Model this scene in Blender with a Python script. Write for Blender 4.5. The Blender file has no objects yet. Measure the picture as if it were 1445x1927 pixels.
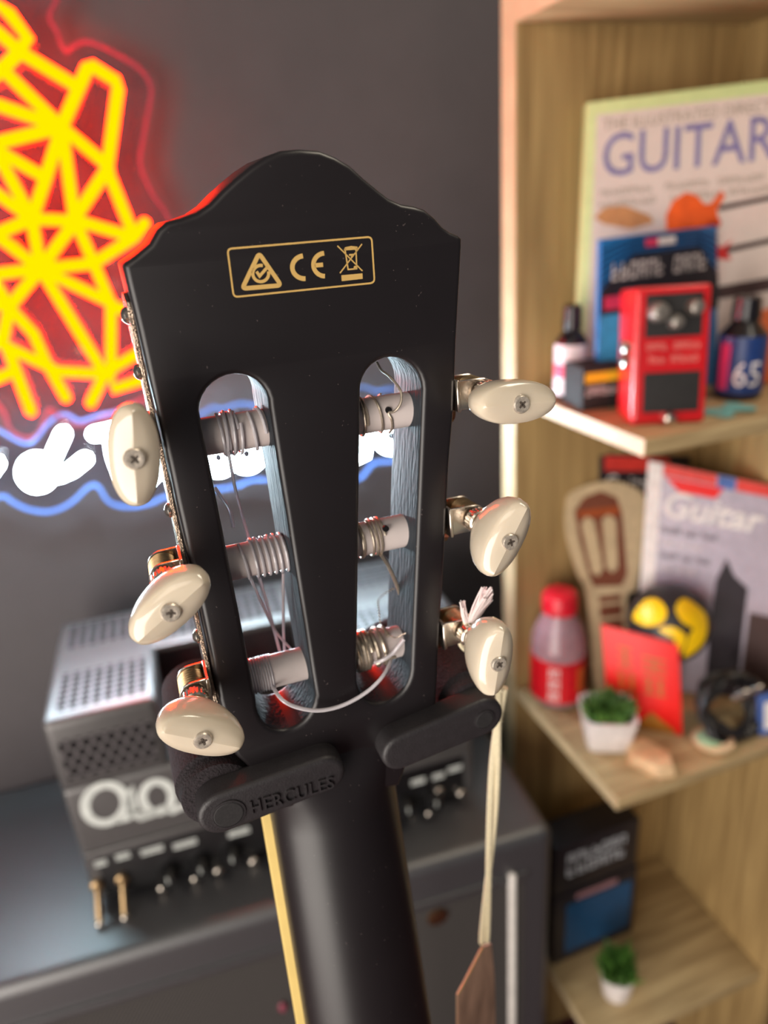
import bpy, bmesh, math, random
from mathutils import Vector as V, Matrix
random.seed(7)
# ------------------------------------------------------------------ camera
# world axes: X along the wall to the right, Y towards the wall, Z up; metres
F, CX, CY = 1350.0, 722.5, 963.5
DOWN = V((238, 3237, 1350)).normalized()
_vx = -522.0
FWD = V((_vx, -(F*F + 238*_vx)/3237, F)).normalized()
RIGHT = DOWN.cross(FWD)
ROT = Matrix((RIGHT, FWD, -DOWN))          # image axes (right, down, forward) -> world
CAM = V((0, 0, 1.25))
sc = bpy.context.scene
cd = bpy.data.cameras.new('camera'); cam = bpy.data.objects.new('camera', cd); sc.collection.objects.link(cam)
rx, ry, rz = ROT @ V((1, 0, 0)), ROT @ V((0, -1, 0)), ROT @ V((0, 0, -1))
cam.matrix_world = Matrix(((rx.x, ry.x, rz.x, CAM.x), (rx.y, ry.y, rz.y, CAM.y), (rx.z, ry.z, rz.z, CAM.z), (0, 0, 0, 1)))
cd.sensor_fit = 'AUTO'; cd.sensor_width = 36.0; cd.lens = F/1927*36
cd.clip_start = 0.01; cd.clip_end = 50
cd.dof.use_dof = True; cd.dof.focus_distance = 0.181; cd.dof.aperture_fstop = cd.lens/3.1
sc.camera = cam
# ------------------------------------------------------------------ world, lamps, exposure
w = bpy.data.worlds.new('world'); sc.world = w; w.use_nodes = True
w.node_tree.nodes['Background'].inputs[0].default_value = (0.95, 0.93, 1.0, 1)
w.node_tree.nodes['Background'].inputs[1].default_value = 0.09
def area(name, loc, target, size, power, col):
    l = bpy.data.lights.new(name, 'AREA'); l.shape = 'RECTANGLE'; l.size, l.size_y = size; l.energy = power; l.color = col
    o = bpy.data.objects.new(name, l); sc.collection.objects.link(o); o.location = loc
    o.rotation_euler = (V(target) - V(loc)).to_track_quat('-Z', 'Y').to_euler(); return o
area('ceiling_lamp', (-0.75, -0.95, 2.35), (0.15, 0.5, 1.0), (0.9, 0.6), 4, (1.0, 0.90, 0.76))
area('shop_window', (-1.22, -0.78, 0.88), (0.2, 0.4, 0.88), (1.3, 1.72), 50, (1.0, 0.92, 0.84))
area('ceiling_lamp_over_shelf', (0.80, 0.12, 2.5), (0.5, 0.5, 1.0), (0.5, 0.5), 10, (1.0, 0.88, 0.70))
sc.view_settings.view_transform = 'Standard'; sc.view_settings.look = 'None'
sc.view_settings.exposure = 0.0; sc.view_settings.gamma = 1.0; sc.view_settings.use_curve_mapping = False
sc.cycles.use_denoising = True
sc.cycles.max_bounces = 8

# ------------------------------------------------------------------ pixel <-> place
def ray(u, v): return ROT @ V(((u-CX)/F, (v-CY)/F, 1))
def at(u, v, d): return CAM + ray(u, v)*d
def onp(u, v, p0, n):
    r = ray(u, v); return CAM + r*((p0-CAM).dot(n)/r.dot(n))
def ony(u, v, y): return onp(u, v, V((0, y, 0)), V((0, 1, 0)))
def onz(u, v, z): return onp(u, v, V((0, 0, z)), V((0, 0, 1)))
def vplane(p0, yaw=0, lean=0):
    a, b = math.radians(yaw), math.radians(lean)
    d = V((math.cos(a), math.sin(a), 0)); up = V((-math.sin(a)*math.sin(b), math.cos(a)*math.sin(b), math.cos(b)))
    return V(p0), d.cross(up).normalized()

# ------------------------------------------------------------------ materials
def drop(p, n, z):
    """slide a point down inside its own plane until it rests at height z"""
    u = V((0, 0, 1))-n*n.z; return p+u*((z-p.z)/u.z)
def lin(c): return tuple(((x/255)/12.92 if x/255 <= .04045 else ((x/255+.055)/1.055)**2.4) for x in c)
MATS = {}
def mat(name, col, rough=.5, metal=0, var=.12, scale=120, stretch=(1, 1, 1), bump=0, bscale=None, sss=0, coat=0, emit=None, spec=.5, trans=0, alpha=1):
    m = bpy.data.materials.new(name); m.use_nodes = True; nt = m.node_tree; N = nt.nodes; b = N['Principled BSDF']
    c = lin(col); b.inputs['Roughness'].default_value = rough; b.inputs['Metallic'].default_value = metal
    b.inputs['Specular IOR Level'].default_value = spec; b.inputs['Coat Weight'].default_value = coat
    b.inputs['Transmission Weight'].default_value = trans; b.inputs['Alpha'].default_value = alpha
    if sss:
        b.inputs['Subsurface Weight'].default_value = sss; b.inputs['Subsurface Radius'].default_value = (1, .8, .6); b.inputs['Subsurface Scale'].default_value = .003
    tc = N.new('ShaderNodeTexCoord'); mp = N.new('ShaderNodeMapping'); mp.inputs['Scale'].default_value = stretch
    nz = N.new('ShaderNodeTexNoise'); nz.inputs['Scale'].default_value = scale; nz.inputs['Detail'].default_value = 5
    nt.links.new(tc.outputs['Object'], mp.inputs[0]); nt.links.new(mp.outputs[0], nz.inputs['Vector'])
    rp = N.new('ShaderNodeValToRGB'); rp.color_ramp.elements[0].position = .3; rp.color_ramp.elements[1].position = .7
    rp.color_ramp.elements[0].color = tuple(x*(1-var) for x in c)+(1,); rp.color_ramp.elements[1].color = tuple(min(1, x*(1+var)) for x in c)+(1,)
    nt.links.new(nz.outputs[0], rp.inputs[0]); nt.links.new(rp.outputs[0], b.inputs['Base Color'])
    if bump:
        n2 = N.new('ShaderNodeTexNoise'); n2.inputs['Scale'].default_value = bscale or scale*4; nt.links.new(mp.outputs[0], n2.inputs['Vector'])
        bp = N.new('ShaderNodeBump'); bp.inputs['Strength'].default_value = bump; bp.inputs['Distance'].default_value = .001
        nt.links.new(n2.outputs[0], bp.inputs['Height']); nt.links.new(bp.outputs[0], b.inputs['Normal'])
    if emit:
        b.inputs['Emission Color'].default_value = emit[0]+(1,); b.inputs['Emission Strength'].default_value = emit[1]
    MATS[name] = m; return m
def emission(name, col, k):
    m = bpy.data.materials.new(name); m.use_nodes = True; nt = m.node_tree; nt.nodes.clear()
    e = nt.nodes.new('ShaderNodeEmission'); e.inputs[0].default_value = tuple(col)+(1,); e.inputs[1].default_value = k
    o = nt.nodes.new('ShaderNodeOutputMaterial'); nt.links.new(e.outputs[0], o.inputs[0]); MATS[name] = m; return m
def clear(name, tint, gloss=.06, rough=.05):
    m = bpy.data.materials.new(name); m.use_nodes = True; nt = m.node_tree; nt.nodes.clear(); N = nt.nodes
    t = N.new('ShaderNodeBsdfTransparent'); t.inputs[0].default_value = tuple(tint)+(1,)
    g = N.new('ShaderNodeBsdfGlossy'); g.inputs['Roughness'].default_value = rough
    mx = N.new('ShaderNodeMixShader'); mx.inputs[0].default_value = gloss; o = N.new('ShaderNodeOutputMaterial')
    nt.links.new(t.outputs[0], mx.inputs[1]); nt.links.new(g.outputs[0], mx.inputs[2]); nt.links.new(mx.outputs[0], o.inputs[0]); MATS[name] = m; return m
def dots(name, col, hole, axes, pitch, radius, rough=.35, metal=.0, square=False):
    """sheet metal punched with a fine regular grid of holes (too fine to pick apart)"""
    m = mat(name, col, rough, metal); nt = m.node_tree; N = nt.nodes; b = N['Principled BSDF']
    tc = N.new('ShaderNodeTexCoord'); sp = N.new('ShaderNodeSeparateXYZ'); nt.links.new(tc.outputs['Object'], sp.inputs[0])
    def M(op, a, c=None):
        n = N.new('ShaderNodeMath'); n.operation = op
        for i, q in enumerate((a, c)):
            if q is None: continue
            if isinstance(q, (int, float)): n.inputs[i].default_value = q
            else: nt.links.new(q, n.inputs[i])
        return n.outputs[0]
    i, j = [M('DIVIDE', sp.outputs[k], pitch*s) for k, s in zip(axes, (1, .866))]
    row = M('FLOOR', j); odd = M('MULTIPLY', M('FLOORED_MODULO', row, 2), 0.0 if square else .5)
    dx = M('SUBTRACT', M('FRACT', M('ADD', i, odd)), .5); dy = M('MULTIPLY', M('SUBTRACT', M('FRACT', j), .5), .866)
    d = M('SQRT', M('ADD', M('MULTIPLY', dx, dx), M('MULTIPLY', dy, dy)))
    k = M('LESS_THAN', d, radius)
    mx = N.new('ShaderNodeMix'); mx.data_type = 'RGBA'; src = b.inputs['Base Color'].links[0].from_socket
    nt.links.new(k, mx.inputs[0]); nt.links.new(src, mx.inputs[6]); mx.inputs[7].default_value = lin(hole)+(1,)
    nt.links.new(mx.outputs[2], b.inputs['Base Color'])
    r = M('ADD', M('MULTIPLY', k, .6), rough); nt.links.new(r, b.inputs['Roughness'])
    return m
def wood(name, dark, light, stretch, scale=9, rough=.55):
    m = mat(name, light, rough); nt = m.node_tree
    for n in nt.nodes:
        if n.type == 'MAPPING': n.inputs['Scale'].default_value = stretch
        if n.type == 'TEX_NOISE': n.inputs['Scale'].default_value = scale; n.inputs['Distortion'].default_value = .6
        if n.type == 'VALTORGB':
            n.color_ramp.elements[0].color = lin(dark)+(1,); n.color_ramp.elements[1].color = lin(light)+(1,)
    return m
def weave(name, a, b_, scale, rot):
    m = mat(name, a, .85); nt = m.node_tree; N = nt.nodes; b = N['Principled BSDF']
    tc = N.new('ShaderNodeTexCoord'); mp = N.new('ShaderNodeMapping'); mp.inputs['Rotation'].default_value = rot
    wv = N.new('ShaderNodeTexWave'); wv.inputs['Scale'].default_value = scale; rp = N.new('ShaderNodeValToRGB')
    rp.color_ramp.elements[0].color = lin(a)+(1,); rp.color_ramp.elements[1].color = lin(b_)+(1,)
    nt.links.new(tc.outputs['Object'], mp.inputs[0]); nt.links.new(mp.outputs[0], wv.inputs[0]); nt.links.new(wv.outputs['Color'], rp.inputs[0]); nt.links.new(rp.outputs[0], b.inputs['Base Color'])
    return m

mat('wall_paint', (75, 69, 71), .6, var=.04, scale=30, bump=.15, bscale=500)
mat('carpet', (70, 26, 34), .95, var=.3, scale=300)
mat('satin_black', (26, 22, 24), .37, var=.07, scale=60, spec=.55)
def specks(m, col, scale, lo):
    nt = MATS[m].node_tree; N = nt.nodes; b = N['Principled BSDF']; src = b.inputs['Base Color'].links[0].from_socket
    tc = N.new('ShaderNodeTexCoord'); nz = N.new('ShaderNodeTexNoise'); nz.inputs['Scale'].default_value = scale; nz.inputs['Detail'].default_value = 0
    rp = N.new('ShaderNodeValToRGB'); rp.color_ramp.elements[0].position = lo; rp.color_ramp.elements[1].position = lo+.03
    mx = N.new('ShaderNodeMix'); mx.data_type = 'RGBA'; mx.inputs[7].default_value = lin(col)+(1,)
    nt.links.new(tc.outputs['Object'], nz.inputs['Vector']); nt.links.new(nz.outputs[0], rp.inputs[0]); nt.links.new(rp.outputs[0], mx.inputs[0]); nt.links.new(src, mx.inputs[6]); nt.links.new(mx.outputs[2], b.inputs['Base Color'])
specks('satin_black', (72, 64, 63), 1300, .835)
mat('slot_wood_lit', (44, 50, 56), .58, var=.3, scale=160, stretch=(1, 1, .15), bump=.5, bscale=900, spec=.25)
mat('gold_ink', (205, 168, 98), .45, var=.05)
mat('pearl', (216, 202, 180), .16, var=.05, scale=90, stretch=(1, 1, .4), sss=.25, coat=.6)
mat('nickel', (214, 204, 192), .24, 1, var=.06)
mat('screw_metal', (214, 202, 186), .34, .6, var=.25, scale=1500)
mat('screw_dark', (92, 82, 74), .5, .3)
mat('worn_nickel', (176, 158, 140), .26, 1, var=.3, scale=700, bump=.4)
mat('brass', (178, 150, 112), .30, 1, var=.2, scale=500)
mat('roller_white', (216, 204, 200), .34, var=.04, scale=200, spec=.4)
mat('wound_string', (196, 182, 164), .3, .7, var=.2, scale=1500, stretch=(3, 1, 1))
mat('nylon', (236, 230, 234), .15, var=.04, trans=.35, coat=.3)
mat('fret_binding', (226, 196, 118), .5, var=.08, scale=60)
mat('hanger_plastic', (40, 37, 39), .48, var=.12, scale=400, bump=.12, bscale=1800)
mat('hanger_foam', (34, 27, 31), .95, var=.4, scale=900, bump=.8, bscale=1500)
mat('pin_black', (30, 28, 29), .7, var=.35, scale=1500)
mat('cotton', (240, 226, 190), .9, var=.08, scale=900, bump=.6, bscale=2500)
mat('cotton_white', (240, 226, 224), .9, var=.05, scale=900)
mat('tag_card', (186, 150, 128), .5, var=.35, scale=120, stretch=(1, 1, .3))
mat('tag_edge', (222, 190, 120), .6)
mat('amp_metal', (96, 94, 94), .38, .5, var=.05)
dots('amp_perforated_top', (100, 98, 100), (16, 15, 18), (0, 1), .0098, .37, .4, .45, square=True)
dots('amp_perforated_front', (96, 92, 94), (8, 6, 7), (0, 2), .0104, .38, .4, .3)
mat('amp_black', (16, 15, 17), .4)
mat('amp_logo', (206, 210, 206), .4)
mat('tube_glass', (120, 20, 24), .1, coat=.5)
emission('amp_tube_led', (1.0, .03, .05), 2.2)
mat('tolex', (54, 54, 57), .38, var=.3, scale=500, bump=.3, bscale=900, coat=.8)
MATS['tolex'].node_tree.nodes['Principled BSDF'].inputs['Coat Roughness'].default_value = .45; MATS['tolex'].node_tree.nodes['Principled BSDF'].inputs['Coat IOR'].default_value = 1.9
weave('grille_cloth', (18, 16, 17), (78, 73, 70), 92, (0, math.radians(-32), 0))
mat('white_plastic', (232, 226, 220), .35)
wood('oak_upright', (140, 112, 70), (186, 156, 104), (26, 26, 1.2), 4)
wood('oak_board', (150, 126, 88), (196, 172, 128), (2, 22, 22), 4)
mat('oak_edge', (206, 184, 146), .5, var=.08, scale=40)
clear('acrylic', (.97, .97, 1.0), .05)
emission('neon_red', (1.0, .0175, .0), 48.0)
emission('neon_white', (.66, .90, 1.0), 100.0)
mat('tube_housing', (120, 112, 112), .6)
mat('acrylic_edge_blue_glow', (96, 130, 200), .3, emit=((.14, .30, .9), .11))  # clear acrylic edge; white tube light reaching it put in as blue colour and glow
mat('acrylic_edge_pink_glow', (130, 60, 76), .3, emit=((.9, .16, .25), .01))  # pink colour and faint glow stand for red tube light on the clear edge

# ------------------------------------------------------------------ mesh helpers
class MB:
    def __init__(s): s.v = []; s.f = []
    def add(s, vs, fs):
        o = len(s.v); s.v += [V(p) for p in vs]; s.f += [tuple(i+o for i in f) for f in fs]; return s
    def box(s, a, b):
        x0, y0, z0 = a; x1, y1, z1 = b
        return s.add([(x0, y0, z0), (x1, y0, z0), (x1, y1, z0), (x0, y1, z0), (x0, y0, z1), (x1, y0, z1), (x1, y1, z1), (x0, y1, z1)],
                     [(3, 2, 1, 0), (4, 5, 6, 7), (0, 1, 5, 4), (1, 2, 6, 5), (2, 3, 7, 6), (3, 0, 4, 7)])
    def obox(s, c, ax, ay, az):
        c, ax, ay, az = V(c), V(ax), V(ay), V(az)
        p = [c+i*ax+j*ay+k*az for k in (-1, 1) for i, j in ((-1, -1), (1, -1), (1, 1), (-1, 1))]
        return s.add(p, [(3, 2, 1, 0), (4, 5, 6, 7), (0, 1, 5, 4), (1, 2, 6, 5), (2, 3, 7, 6), (3, 0, 4, 7)])
    def prism(s, pts, ext):
        n = len(pts); e = V(ext); pts = [V(p) for p in pts]
        return s.add(pts+[p+e for p in pts], [tuple(range(n))[::-1], tuple(range(n, 2*n))]+[(i, (i+1) % n, (i+1) % n+n, i+n) for i in range(n)])
    def lathe(s, o, ax, prof, n=24, ref=None):
        o, ax = V(o), V(ax).normalized(); r = V(ref) if ref else (V((0, 0, 1)) if abs(ax.z) < .9 else V((1, 0, 0)))
        e1 = (r-ax*r.dot(ax)).normalized(); e2 = ax.cross(e1); vs = []
        for h, rad in prof:
            vs += [o+ax*h+(e1*math.cos(2*math.pi*k/n)+e2*math.sin(2*math.pi*k/n))*rad for k in range(n)]
        m = len(prof); fs = [(i*n+k, i*n+(k+1) % n, (i+1)*n+(k+1) % n, (i+1)*n+k) for i in range(m-1) for k in range(n)]
        fs += [tuple(range(n))[::-1], tuple(range((m-1)*n, m*n))]
        return s.add(vs, fs)
    def tube(s, pts, r, n=8, closed=False, taper=None):
        pts = [V(p) for p in pts]; m = len(pts); vs = []; prev = None
        for i, p in enumerate(pts):
            a = pts[(i-1) % m] if (closed or i > 0) else p; b = pts[(i+1) % m] if (closed or i < m-1) else p
            t = (b-a).normalized() if (b-a).length > 1e-9 else V((0, 0, 1))
            if prev is None:
                ref = V((0, 0, 1)) if abs(t.z) < .9 else V((1, 0, 0)); e1 = (ref-t*ref.dot(t)).normalized()
            else: e1 = (prev-t*prev.dot(t)).normalized()
            prev = e1; e2 = t.cross(e1); q = r*(taper[i] if taper else 1)
            vs += [p+(e1*math.cos(2*math.pi*k/n)+e2*math.sin(2*math.pi*k/n))*q for k in range(n)]
        fs = [(i*n+k, i*n+(k+1) % n, ((i+1) % m)*n+(k+1) % n, ((i+1) % m)*n+k) for i in range(m if closed else m-1) for k in range(n)]
        if not closed: fs += [tuple(range(n))[::-1], tuple(range((m-1)*n, m*n))]
        return s.add(vs, fs)
    def rtube(s, pts, r, n=10):
        """tube with rounded ends"""
        pts = [V(p) for p in pts]; t0 = (pts[0]-pts[1]).normalized(); t1 = (pts[-1]-pts[-2]).normalized()
        a = [pts[0]+t0*r*.95, pts[0]+t0*r*.6]; b = [pts[-1]+t1*r*.6, pts[-1]+t1*r*.95]
        return s.tube(a+pts+b, r, n, taper=[.3, .8]+[1]*len(pts)+[.8, .3])
    def ball(s, c, r, n=14, m=8, sc_=(1, 1, 1)):
        c = V(c); vs = []
        for i in range(m+1):
            th = math.pi*(i/m*.98+.01)
            vs += [c+V((r*math.sin(th)*math.cos(2*math.pi*k/n)*sc_[0], r*math.sin(th)*math.sin(2*math.pi*k/n)*sc_[1], r*math.cos(th)*sc_[2])) for k in range(n)]
        fs = [(i*n+k, (i+1)*n+k, (i+1)*n+(k+1) % n, i*n+(k+1) % n) for i in range(m) for k in range(n)]
        return s.add(vs, fs+[tuple(range(n)), tuple(range(m*n, (m+1)*n))[::-1]])
    def ribbon(s, pts, wd, nrm, closed=False):
        """flat printed line of a given width lying on a surface"""
        pts = [V(p) for p in pts]; m = len(pts); nrm = V(nrm); L = []; Rr = []
        for i, p in enumerate(pts):
            a = pts[(i-1) % m] if (closed or i > 0) else None; b = pts[(i+1) % m] if (closed or i < m-1) else None
            d0 = (p-a).normalized() if a is not None else None; d1 = (b-p).normalized() if b is not None else None
            if d0 is None: d0 = d1
            if d1 is None: d1 = d0
            n0, n1 = nrm.cross(d0), nrm.cross(d1); mm = (n0+n1)
            mm = mm.normalized() if mm.length > 1e-6 else n0
            k = wd/2/max(.35, mm.dot(n0)); L.append(p+mm*k); Rr.append(p-mm*k)
        fs = [(i, (i+1) % m, m+(i+1) % m, m+i) for i in range(m if closed else m-1)]
        return s.add(L+Rr, fs)
def arc(c, e1, e2, a0, a1, n=24): return [V(c)+V(e1)*math.cos(a0+(a1-a0)*i/n)+V(e2)*math.sin(a0+(a1-a0)*i/n) for i in range(n+1)]
def smooth(pts, k=6, closed=False):
    """Catmull-Rom through points"""
    pts = [V(p) for p in pts]; n = len(pts); out = []
    for i in range(n if closed else n-1):
        g = (lambda j: pts[j % n]) if closed else (lambda j: pts[max(0, min(n-1, j))])
        p0, p1, p2, p3 = g(i-1), g(i), g(i+1), g(i+2)
        for q in range(k):
            t = q/k; out.append(.5*((2*p1)+(p2-p0)*t+(2*p0-5*p1+4*p2-p3)*t*t+(3*p1-p0-3*p2+p3)*t**3))
    if not closed: out.append(pts[-1])
    return out
WLOC = {}
def link(name, vs, fs, m, bevel=0, segs=2, shade=True, weld=False):
    me = bpy.data.meshes.new(name); me.from_pydata([tuple(p) for p in vs], [], fs)
    bm = bmesh.new(); bm.from_mesh(me)
    if weld: bmesh.ops.remove_doubles(bm, verts=bm.verts, dist=1e-6)
    bmesh.ops.recalc_face_normals(bm, faces=bm.faces)
    if bevel:
        es = [e for e in bm.edges if len(e.link_faces) == 2 and e.calc_face_angle(0) > .6]
        bmesh.ops.bevel(bm, geom=es, offset=bevel, segments=segs, profile=.6, affect='EDGES', clamp_overlap=True)
    bm.to_mesh(me); bm.free()
    if shade:
        me.shade_smooth()
        try: me.set_sharp_from_angle(angle=math.radians(38))
        except Exception: pass
    if m: me.materials.append(MATS[m] if isinstance(m, str) else m)
    o = bpy.data.objects.new(name, me); sc.collection.objects.link(o); return o
def tagobj(o, label, cat, group=None, kind=None):
    if label: o['label'] = label
    if cat: o['category'] = cat
    if group: o['group'] = group
    if kind: o['kind'] = kind
    return o
def thing(name, label, cat, loc, rotz=0, group=None):
    o = bpy.data.objects.new(name, None); o.empty_display_size = .02; sc.collection.objects.link(o)
    o.location = loc; o.rotation_euler = (0, 0, rotz); WLOC[o] = V(loc); return tagobj(o, label, cat, group)
def part(par, name, mb, m, bevel=0, local=False, label=None, segs=2, shade=True, weld=False, kind=None):
    off = V((0, 0, 0)) if local else WLOC[par]
    o = link(name, [p-off for p in mb.v], mb.f, m, bevel, segs, shade, weld); o.parent = par
    WLOC[o] = off
    if label: o['label'] = label
    if kind: o['kind'] = kind
    return o
def solo(name, label, cat, mb, m, bevel=0, group=None, kind=None, segs=2, shade=True):
    lo = V([min(p[i] for p in mb.v) for i in range(3)]); hi = V([max(p[i] for p in mb.v) for i in range(3)])
    base = V(((lo.x+hi.x)/2, (lo.y+hi.y)/2, lo.z))
    o = link(name, [p-base for p in mb.v], mb.f, m, bevel, segs, shade); o.location = base; WLOC[o] = base
    return tagobj(o, label, cat, group, kind)
def text_geo(s, shear=0, space=1.0, extrude=0, bold=0):
    c = bpy.data.curves.new('t', 'FONT'); c.body = s; c.shear = shear; c.space_character = space; c.extrude = extrude; c.offset = bold; c.resolution_u = 3
    o = bpy.data.objects.new('t', c); sc.collection.objects.link(o); bpy.context.view_layer.update()
    me = o.evaluated_get(bpy.context.evaluated_depsgraph_get()).to_mesh()
    vs = [tuple(p.co) for p in me.vertices]; fs = [tuple(p.vertices) for p in me.polygons]
    o.to_mesh_clear() if False else None
    bpy.data.objects.remove(o); bpy.data.curves.remove(c)
    x0, x1 = min(p[0] for p in vs), max(p[0] for p in vs); y0, y1 = min(p[1] for p in vs), max(p[1] for p in vs)
    return [((p[0]-x0)/(x1-x0), (p[1]-y0)/(y1-y0), p[2]) for p in vs], fs
class Quad:
    """flat printed face: TL, TR, BR, BL corners; s to the right, t downwards, h out of the face"""
    def __init__(q, tl, tr, br, bl):
        q.c = [V(x) for x in (tl, tr, br, bl)]; q.n = -(q.c[1]-q.c[0]).cross(q.c[3]-q.c[0]).normalized()
        if q.n.dot(CAM-q.c[0]) < 0: q.n = -q.n
    def p(q, s, t, h=0):
        a = q.c[0].lerp(q.c[1], s); b = q.c[3].lerp(q.c[2], s); return a.lerp(b, t)+q.n*h
    def slab(q, th): return MB().prism(q.c, -q.n*th)
    def rect(q, s0, t0, s1, t1, h=.0004):
        m = MB(); n = 4; g = [q.p(s0+(s1-s0)*i/n, t0+(t1-t0)*j/n, h) for j in range(n+1) for i in range(n+1)]
        return m.add(g, [(j*(n+1)+i, j*(n+1)+i+1, (j+1)*(n+1)+i+1, (j+1)*(n+1)+i) for j in range(n) for i in range(n)])
    def poly(q, st, h=.0004): return MB().add([q.p(s, t, h) for s, t in st], [tuple(range(len(st)))])
    def text(q, txt, s0, t0, s1, t1, h=.0008, ext=0, **k):
        vs, fs = text_geo(txt, extrude=1 if ext else 0, **k)
        return MB().add([q.p(s0+x*(s1-s0), t1+y*(t0-t1), h+(z*ext if ext else 0)) for x, y, z in vs], fs)

def scribble(f, s0, t0, s1, t1, n, words=None, slant=0):
    """unreadable small print: n glyphs of upright and level strokes in the box s0,t0 (top) - s1,t1"""
    mb = MB(); ws = (s1-s0)/n; h = t1-t0
    def rc(a, b, c, d):
        mb.add([f(x+slant*(t1-y), y) for x, y in ((a, b), (c, b), (c, d), (a, d))], [(0, 1, 2, 3)])
    for i in range(n):
        if words and i in words: continue
        x = s0+ws*i; a = ws*.16; k = (i*7+n) % 5
        rc(x, t0, x+a, t1)
        if k != 1: rc(x+ws*.58, t0+(h*.3 if k == 3 else 0), x+ws*.58+a, t1)
        if k in (0, 2, 4): rc(x, t0, x+ws*.7, t0+h*.16)
        if k in (1, 2, 3): rc(x, t0+h*.44, x+ws*.7, t0+h*.58)
        if k in (0, 1, 3): rc(x, t1-h*.16, x+ws*.7, t1)
    return mb
# ------------------------------------------------------------------ the setting
WALL = .785
tagobj(link('wall_back', *(lambda m: (m.v, m.f))(MB().box((-2.2, WALL, 0), (2.2, WALL+.1, 2.6))), 'wall_paint'), 'dark grey painted wall behind the neon sign', None, kind='structure')
tagobj(link('floor', *(lambda m: (m.v, m.f))(MB().box((-2.2, -2.2, -.05), (2.2, WALL, 0))), 'carpet'), 'dark red carpet floor under the shelf unit', None, kind='structure')

# ------------------------------------------------------------------ guitar
TH = math.radians(-3)
LV = V((0, math.sin(TH), -math.cos(TH))); NV = V((0, -math.cos(TH), -math.sin(TH))); XV = V((1, 0, 0))
HP = at(550, 465, .165)
def H(u, v, dn=0): return onp(u, v, HP+NV*dn, NV)
def hab(u, v, dn=0): q = H(u, v, dn)-HP; return q.x, q.dot(LV)
def hp(a, b, dn=0): return HP+XV*a+LV*b+NV*dn
guitar = thing('guitar', 'black guitar with slotted headstock, back of the head facing the viewer', 'guitar', hp(0, .24, -.02))
outline = [(234, 496), (253, 483), (282, 459), (297, 432), (314, 417), (340, 411), (370, 400), (394, 384), (418, 359), (442, 337), (471, 313), (500, 294), (530, 283), (563, 280), (602, 283),
           (631, 294), (660, 311), (684, 333), (709, 354), (733, 373), (757, 384), (781, 388), (801, 394), (820, 410), (835, 427), (849, 437), (864, 443), (871, 449),
           (871, 462), (861, 640), (856, 771), (847, 877), (837, 1066), (827.6, 1216), (821, 1350), (812, 1385), (790, 1415), (765, 1445), (752, 1480),
           (505, 1530), (498, 1490), (482, 1462), (462, 1440), (445, 1425), (436, 1405), (413, 1320), (400, 1242), (378, 1143), (354, 1041), (332, 945), (306, 819), (282, 719), (260, 620), (239, 533), (232, 503)]
def slot(tl, ap, tr, br, bp, bl):
    """rounded slot: tangent points and apexes in the photo's pixels"""
    P = [V(hab(*p)) for p in (tl, ap, tr, br, bp, bl)]
    def cap(a, m, b):
        c = (a+b)/2; e1 = (a-b)/2; e2 = m-c
        return [c+e1*math.cos(math.pi*i/14)+e2*math.sin(math.pi*i/14) for i in range(15)]
    return cap(P[0], P[1], P[2])+cap(P[3], P[4], P[5])
slots = [slot((376, 774), (443, 705), (507, 765), (594, 1310), (535, 1376), (483, 1318)),
         slot((680, 737), (738, 673), (796, 733), (774, 1262), (722, 1324), (673, 1278))]
def plate_curve(name, loops, thick, bev):
    c = bpy.data.curves.new(name, 'CURVE'); c.dimensions = '2D'; c.fill_mode = 'BOTH'; c.extrude = thick/2-bev; c.bevel_depth = bev; c.bevel_resolution = 3; c.offset = -bev
    for lp in loops:
        s = c.splines.new('POLY'); s.points.add(len(lp)-1); s.use_cyclic_u = True
        for p, q in zip(s.points, lp): p.co = (q[0], -q[1], 0, 1)
    o = bpy.data.objects.new(name, c); sc.collection.objects.link(o); bpy.context.view_layer.update()
    me = bpy.data.meshes.new_from_object(o.evaluated_get(bpy.context.evaluated_depsgraph_get())); bpy.data.objects.remove(o); bpy.data.curves.remove(c)
    return me
THK = .0195
loop = [V(hab(*p)) for p in outline]
me = plate_curve('headstock', [loop]+slots, THK, .0014)
mb = MB(); mb.add([hp(p.co.x+.050*(p.co.z-THK/2), -p.co.y+.055*(p.co.z-THK/2), p.co.z-THK/2) for p in me.vertices], [tuple(f.vertices) for f in me.polygons])
head = part(guitar, 'headstock', mb, 'satin_black', weld=True)
head.data.materials.append(MATS['slot_wood_lit'])
for f in head.data.polygons:      # slot walls: neon light on black-stained wood painted as a paler bluish colour
    c = f.center+WLOC[guitar]; q = c-HP; a, b = q.x, q.dot(LV); nn = f.normal
    if abs(nn.dot(NV)) < .3:
        for s in slots:
            cx = sum(p.x for p in s)/len(s)
            if min((V((a, b))-p).length for p in s) < .0007 or (.03 < b < .125 and min(abs((p-V((a, b))).x) for p in s) < .02 and abs(a-cx) < .0125):
                f.material_index = 1
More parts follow.
